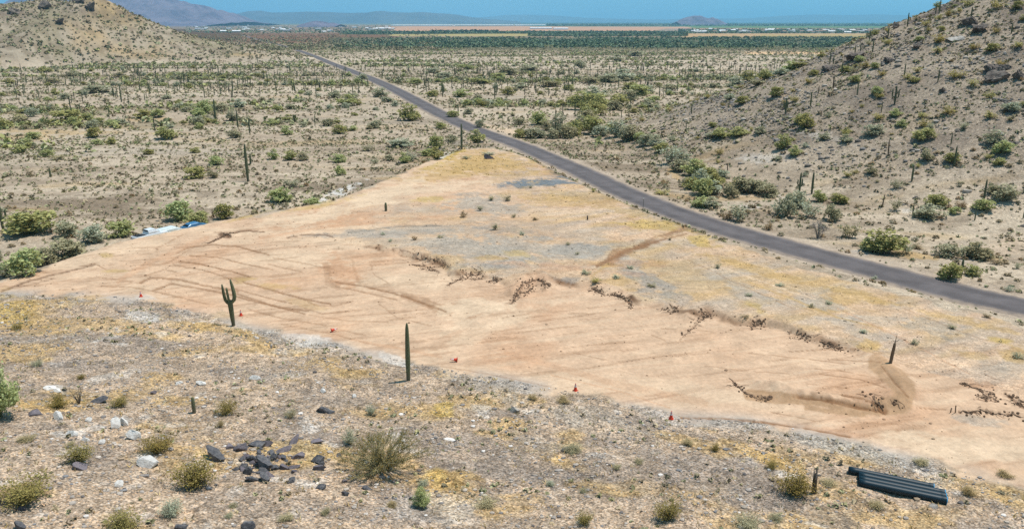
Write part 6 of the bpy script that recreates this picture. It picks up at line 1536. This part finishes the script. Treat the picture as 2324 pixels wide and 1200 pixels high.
# dense belt, thinning to the left
n = 17000; U = tri(n, 760, 2000); V = tri(n, 86, 114) ; keep = g.uniform(0, 1, n) < ss(760, 1300, U + (V - 90) * 6) * np.where(V > 112, .5, 1) * ss(84, 90, V + (U > 1500) * 3) * (.12 + .88 * ss(.36, .56, fbm(U / 70, V / 5, 4, 211)))
wood('tree_belt', U[keep], V[keep], 4, 8.5, PW, 'dense dark green wood stretching across the valley')
n = 5200; U = np.concatenate([tri(n // 2, 780, 1500), tri(n // 2, 1200, 1560)]); V = np.concatenate([tri(n // 2, 73, 77.5), tri(n // 2, 73, 84)])
wood('far_tree_row', U, V, 6, 12, PW, 'dark rows of trees beyond the yellow field')
n = 2600; U = tri(n, 980, 1130); V = tri(n, 72, 75); wood('palm_grove', U[::6], V[::6], 9, 16, PW * .7, 'taller dark trees standing over the far row')
n = 3000; U = tri(n, 1540, 2010); V = tri(n, 67, 77); wood('town_trees', U[::2], V[::2], 7, 14, PW, 'trees among the houses of the far right village')
n = 3000; U = tri(n, 420, 900); V = tri(n, 58, 76); wood('village_trees', U[::3], V[::3], 7, 13, PW * 1.2, 'trees among the buildings of the far left town')
n = 6000; U = tri(n, 1240, 2050); V = tri(n, 52.5, 60); wood('horizon_trees', U[::2], V[::2], 14, 30, PW, 'dark green groves near the horizon')
n = 9000; U = tri(n, 300, 1000); V = 64 + 56 * tri(n, 0, 1) ** .6; k = g.uniform(0, 1, n) < .15 + .5 * ss(.45, .6, fbm(U / 50, V / 4, 3, 213)); wood('far_brush', U[k], V[k], 3.5, 7, PAL * .8, 'dark brush over the brown flats of the far valley', 7)

def roofm(n, c): return plain_mat(n, c, .6)
WALLS = [plain_mat('stucco_wall_' + s, c, .9) for s, c in (('white', (.75, .72, .68)), ('tan', (.5, .4, .3)), ('grey', (.45, .45, .46)))]
ROOFS = [roofm('roof_' + s, c) for s, c in (('white', (.8, .8, .8)), ('brown', (.28, .17, .12)), ('grey', (.42, .42, .44)))]
def house(name, x, y, L, W, H, wm, rm, rz, lab, cat, group):
    z = hgt(x, y); o = empty(name, (x, y, z), rz)
    link('wall', mesh_np('wall', *box(L, W, H + .4, (0, 0, H / 2 - .2)), [wm]), o)
    V = np.array([(-L / 2 - .4, -W / 2 - .4, H), (L / 2 + .4, -W / 2 - .4, H), (L / 2 + .4, W / 2 + .4, H), (-L / 2 - .4, W / 2 + .4, H), (-L / 2 - .4, 0, H + W * .22), (L / 2 + .4, 0, H + W * .22)])
    me = bpy.data.meshes.new('roof'); me.from_pydata(V.tolist(), [], [(0, 1, 5, 4), (2, 3, 4, 5), (0, 4, 3), (1, 2, 5), (3, 2, 1, 0)]); me.materials.append(rm); link('roof', me, o)
    tag(o, lab, cat, group)
for i in range(70):
    u, v = g.uniform(430, 900), g.uniform(58, 75) - .0
    if u > 760 and v > 70: v -= 6
    x, y = px_ground(u, v); b = g.integers(0, 3)
    house('far_house', float(x), float(y), g.uniform(14, 38), g.uniform(10, 18), g.uniform(4, 7), WALLS[b], ROOFS[g.integers(0, 3)], g.uniform(-.4, .4), 'tiny pale building of the far left town beneath the blue range', 'building', 'buildings of the far left town')
for i in range(60):
    u, v = g.uniform(1560, 2010), g.uniform(68, 76)
    x, y = px_ground(u, v); b = g.integers(0, 3)
    house('far_house', float(x), float(y), g.uniform(14, 34), g.uniform(10, 18), g.uniform(4, 7), WALLS[b], ROOFS[g.integers(0, 3)], g.uniform(-.4, .4), 'tiny pale house of the far right village beyond the orange field', 'building', 'houses of the far right village')
M_GH = plain_mat('white_shade_cloth', (.86, .87, .88), .6)
def greenhouse(u0, u1, v, depth, lab):
    x0, y0 = px_ground(u0, v); x1, y1 = px_ground(u1, v); L = float(x1 - x0); n = 14
    o = empty('greenhouse', (float(x0), float(y0), -16.0)); W = depth
    V, F = [], []
    S = 24
    prof = [(-W / 2, 0)] + [(-W / 2 + W * (j / S), 9 + 2.2 * abs(math.sin(j * math.pi / 4))) for j in range(S + 1)] + [(W / 2, 0)]
    V = np.array([(xx, q, p) for xx in (0, L) for q, p in prof]); m = len(prof)
    F = [(j, j + 1, m + j + 1, m + j) for j in range(m - 1)]
    link('roof', mesh_np('roof', V, np.array(F), [M_GH]), o)
    for xx in (0, L):
        Vw = np.array([(xx, -W / 2, 0), (xx, W / 2, 0), (xx, W / 2, 9), (xx, -W / 2, 9)]); link('end_wall', mesh_np('end_wall', Vw, np.array([(0, 1, 2, 3)]), [M_GH]), o)
    tag(o, lab, 'greenhouse', 'white greenhouses on the far plain')
greenhouse(893, 1030, 59.2, 420, 'long white greenhouse at the left of the far white strip'); greenhouse(1034, 1165, 58.8, 380, 'long white greenhouse in the middle of the far white strip'); greenhouse(1168, 1238, 58.9, 300, 'long white greenhouse ending the far white strip on the right')
greenhouse(1203, 1252, 66.4, 150, 'lower white greenhouse left of the pair on pink ground'); greenhouse(1256, 1288, 67.8, 130, 'lower white greenhouse right of the pair on pink ground')

# mountain ranges: crest heights measured at the crest's own distance
def range_mesh(name, prof, Y0, depth, mat, seed, rough=.12, foot=-16, cols=260, rows=46):
    pu = np.array([p[0] for p in prof], float); pv = np.array([p[1] for p in prof], float)
    u = np.linspace(pu[0], pu[-1], cols); v = np.interp(u, pu, pv) + (fbm(u / 8 + seed, u * 0, 4, seed) - .5) * 13 * (rough > .09)
    dx, dy, dz = ray(u, v); X = dx / dy * Y0; Hc = np.maximum(CAMZ + dz / dy * Y0 - foot, 0)
    t = np.linspace(-1, 1, rows)
    XX = np.repeat(X[None], rows, 0); YY = Y0 + t[:, None] * depth * np.ones_like(XX)
    s = depth * .5
    warp = (fbm(XX / s, YY / s, 4, seed) - .5)
    ridge = 1 - np.abs(2 * fbm(XX / (s * .5), YY / (s * .9), 5, seed + 5) - 1)
    base = np.clip(1 - np.abs(t[:, None]) ** 1.15, 0, 1)
    ZZ = Hc[None] * base * (1 + (ridge - .75) * 1.1 * (1 - base ** 3)) + Hc[None] * rough * warp * base
    k = np.abs(t)[:, None] < .06
    ZZ = np.maximum(ZZ, 0) + foot - 6 * (base < .02)
    V = np.stack([XX, YY, ZZ], 2).reshape(-1, 3); i = np.arange(rows - 1)[:, None] * cols; j = np.arange(cols - 1)[None]
    F = np.stack([i + j, i + j + 1, i + cols + j + 1, i + cols + j], -1).reshape(-1, 4)
    o = link(name, mesh_np(name, V, F, [mat], True)); tag(o, kind='structure')
def range_mat(n, c, c2, sc):
    k = NT(n, .95); k.b.inputs['Specular IOR Level'].default_value = .05
    geo = k.add('ShaderNodeNewGeometry').outputs['Position']
    k.color(k.mix(k.mapr(k.noise(sc, 7, .65, geo), .42, .6, 0, 1), c, c2)); return k.m
M_R1 = range_mat('purple_brown_range', (.18, .16, .21), (.10, .10, .15), .004); M_R2 = range_mat('far_range', (.10, .11, .125), (.07, .08, .10), .001)
range_mesh('mountain', [(-700, 20), (-300, -30), (-60, 2), (0, 14), (40, 12), (90, -16), (190, -60), (280, -28), (330, -10), (375, -4), (395, -2), (405, 3), (414, 0), (424, 9), (436, 7), (450, 13), (470, 21), (485, 24), (500, 22), (512, 29), (528, 42), (560, 49)], 9500, 1500, M_R1, 301, .14)
range_mesh('mountain', [(490, 48), (528, 41), (552, 30), (575, 25), (592, 24), (612, 29), (660, 29), (700, 27), (750, 28), (800, 30), (835, 29), (850, 26), (868, 25), (890, 28), (930, 29), (960, 28), (1000, 31), (1040, 34), (1072, 40), (1110, 44), (1180, 49)], 21000, 2600, M_R2, 311, .06)
range_mesh('mountain', [(1000, 49), (1060, 42), (1110, 38), (1150, 34), (1220, 34), (1260, 36), (1330, 41), (1400, 43), (1480, 45), (1560, 43), (1700, 42), (1780, 36), (1860, 33), (1920, 35), (1990, 33), (2080, 36), (2200, 40), (2400, 46)], 38000, 3500, M_R2, 321, .06)
range_mesh('mountain', [(1534, 50), (1546, 44), (1560, 39), (1575, 36), (1590, 36), (1602, 41), (1610, 42), (1617, 39.5), (1626, 43), (1638, 49)], 10500, 420, M_R1, 331, .08, cols=90)
range_mesh('mountain', [(688, 55), (705, 50), (718, 47.5), (732, 48.5), (745, 52), (756, 51.5), (766, 54), (774, 56)], 7200, 300, M_R1, 341, .08, cols=80)

# ------------------------------------------------------------------ the air
hz = link('haze', mesh_np('haze', *box(170000, 170000, 640, (0, 20000, 640 / 2 - 30))))
k = bpy.data.materials.new('valley_air'); k.use_nodes = True; n_ = k.node_tree.nodes; n_.remove(n_['Principled BSDF'])
pv_ = n_.new('ShaderNodeVolumePrincipled'); pv_.inputs['Color'].default_value = (.33, .71, 1.0, 1); pv_.inputs['Density'].default_value = HAZE; pv_.inputs['Anisotropy'].default_value = .0
k.node_tree.links.new(pv_.outputs[0], n_['Material Output'].inputs['Volume']); hz.data.materials.append(k); tag(hz, kind='stuff')
hz['label'] = 'thin blue haze over the far valley'
# ------------------------------------------------------------------ light, sky, air, camera
SUN_EL, SUN_AZ = R(71), R(72)                     # azimuth from +Y towards +X
w = bpy.data.worlds.new('World'); scene.world = w; w.use_nodes = True
nt = w.node_tree; bg = nt.nodes['Background']
sky = nt.nodes.new('ShaderNodeTexSky'); sky.sky_type = 'NISHITA'; sky.sun_disc = False
sky.sun_elevation = SUN_EL; sky.sun_rotation = SUN_AZ
sky.altitude = 500; sky.air_density = 1.0; sky.dust_density = .3; sky.ozone_density = 3.0
tcw = nt.nodes.new('ShaderNodeTexCoord'); mpw = nt.nodes.new('ShaderNodeVectorMath'); mpw.operation = 'MULTIPLY_ADD'
mpw.inputs[1].default_value = (1, 1, .75); mpw.inputs[2].default_value = (0, 0, .28)      # the clear blue of higher air reaches down to the skyline
nt.links.new(tcw.outputs['Generated'], mpw.inputs[0]); nt.links.new(mpw.outputs[0], sky.inputs[0])
hs = nt.nodes.new('ShaderNodeHueSaturation'); hs.inputs['Hue'].default_value = .462; hs.inputs['Saturation'].default_value = 1.12; hs.inputs['Value'].default_value = 1.14
nt.links.new(sky.outputs[0], hs.inputs['Color']); nt.links.new(hs.outputs[0], bg.inputs[0]); bg.inputs[1].default_value = .125
L = bpy.data.lights.new('sun', 'SUN'); L.energy = 4.5; L.angle = R(.53); L.color = (1, .945, .865)
so = bpy.data.objects.new('sun', L); col.objects.link(so)
d_ = Vector((math.sin(SUN_AZ) * math.cos(SUN_EL), math.cos(SUN_AZ) * math.cos(SUN_EL), math.sin(SUN_EL)))
so.rotation_euler = d_.to_track_quat('Z', 'Y').to_euler(); so.location = d_ * 300

cam = bpy.data.cameras.new('camera'); cam.sensor_width = 36; cam.lens = 36 * FOC / 2324
cam.clip_start = .5; cam.clip_end = 200000
co = bpy.data.objects.new('camera', cam); col.objects.link(co)
co.location = (0, 0, CAMZ); co.rotation_euler = (math.pi / 2 - PITCH, 0, 0)
scene.camera = co
scene.view_settings.view_transform = 'Standard'; scene.view_settings.look = 'None'
scene.view_settings.exposure = .02; scene.view_settings.gamma = 1
scene.cycles.use_denoising = False
scene.cycles.max_bounces = 4; scene.cycles.diffuse_bounces = 2; scene.cycles.glossy_bounces = 2; scene.cycles.transparent_max_bounces = 4; scene.cycles.volume_bounces = 2
settle_labels()
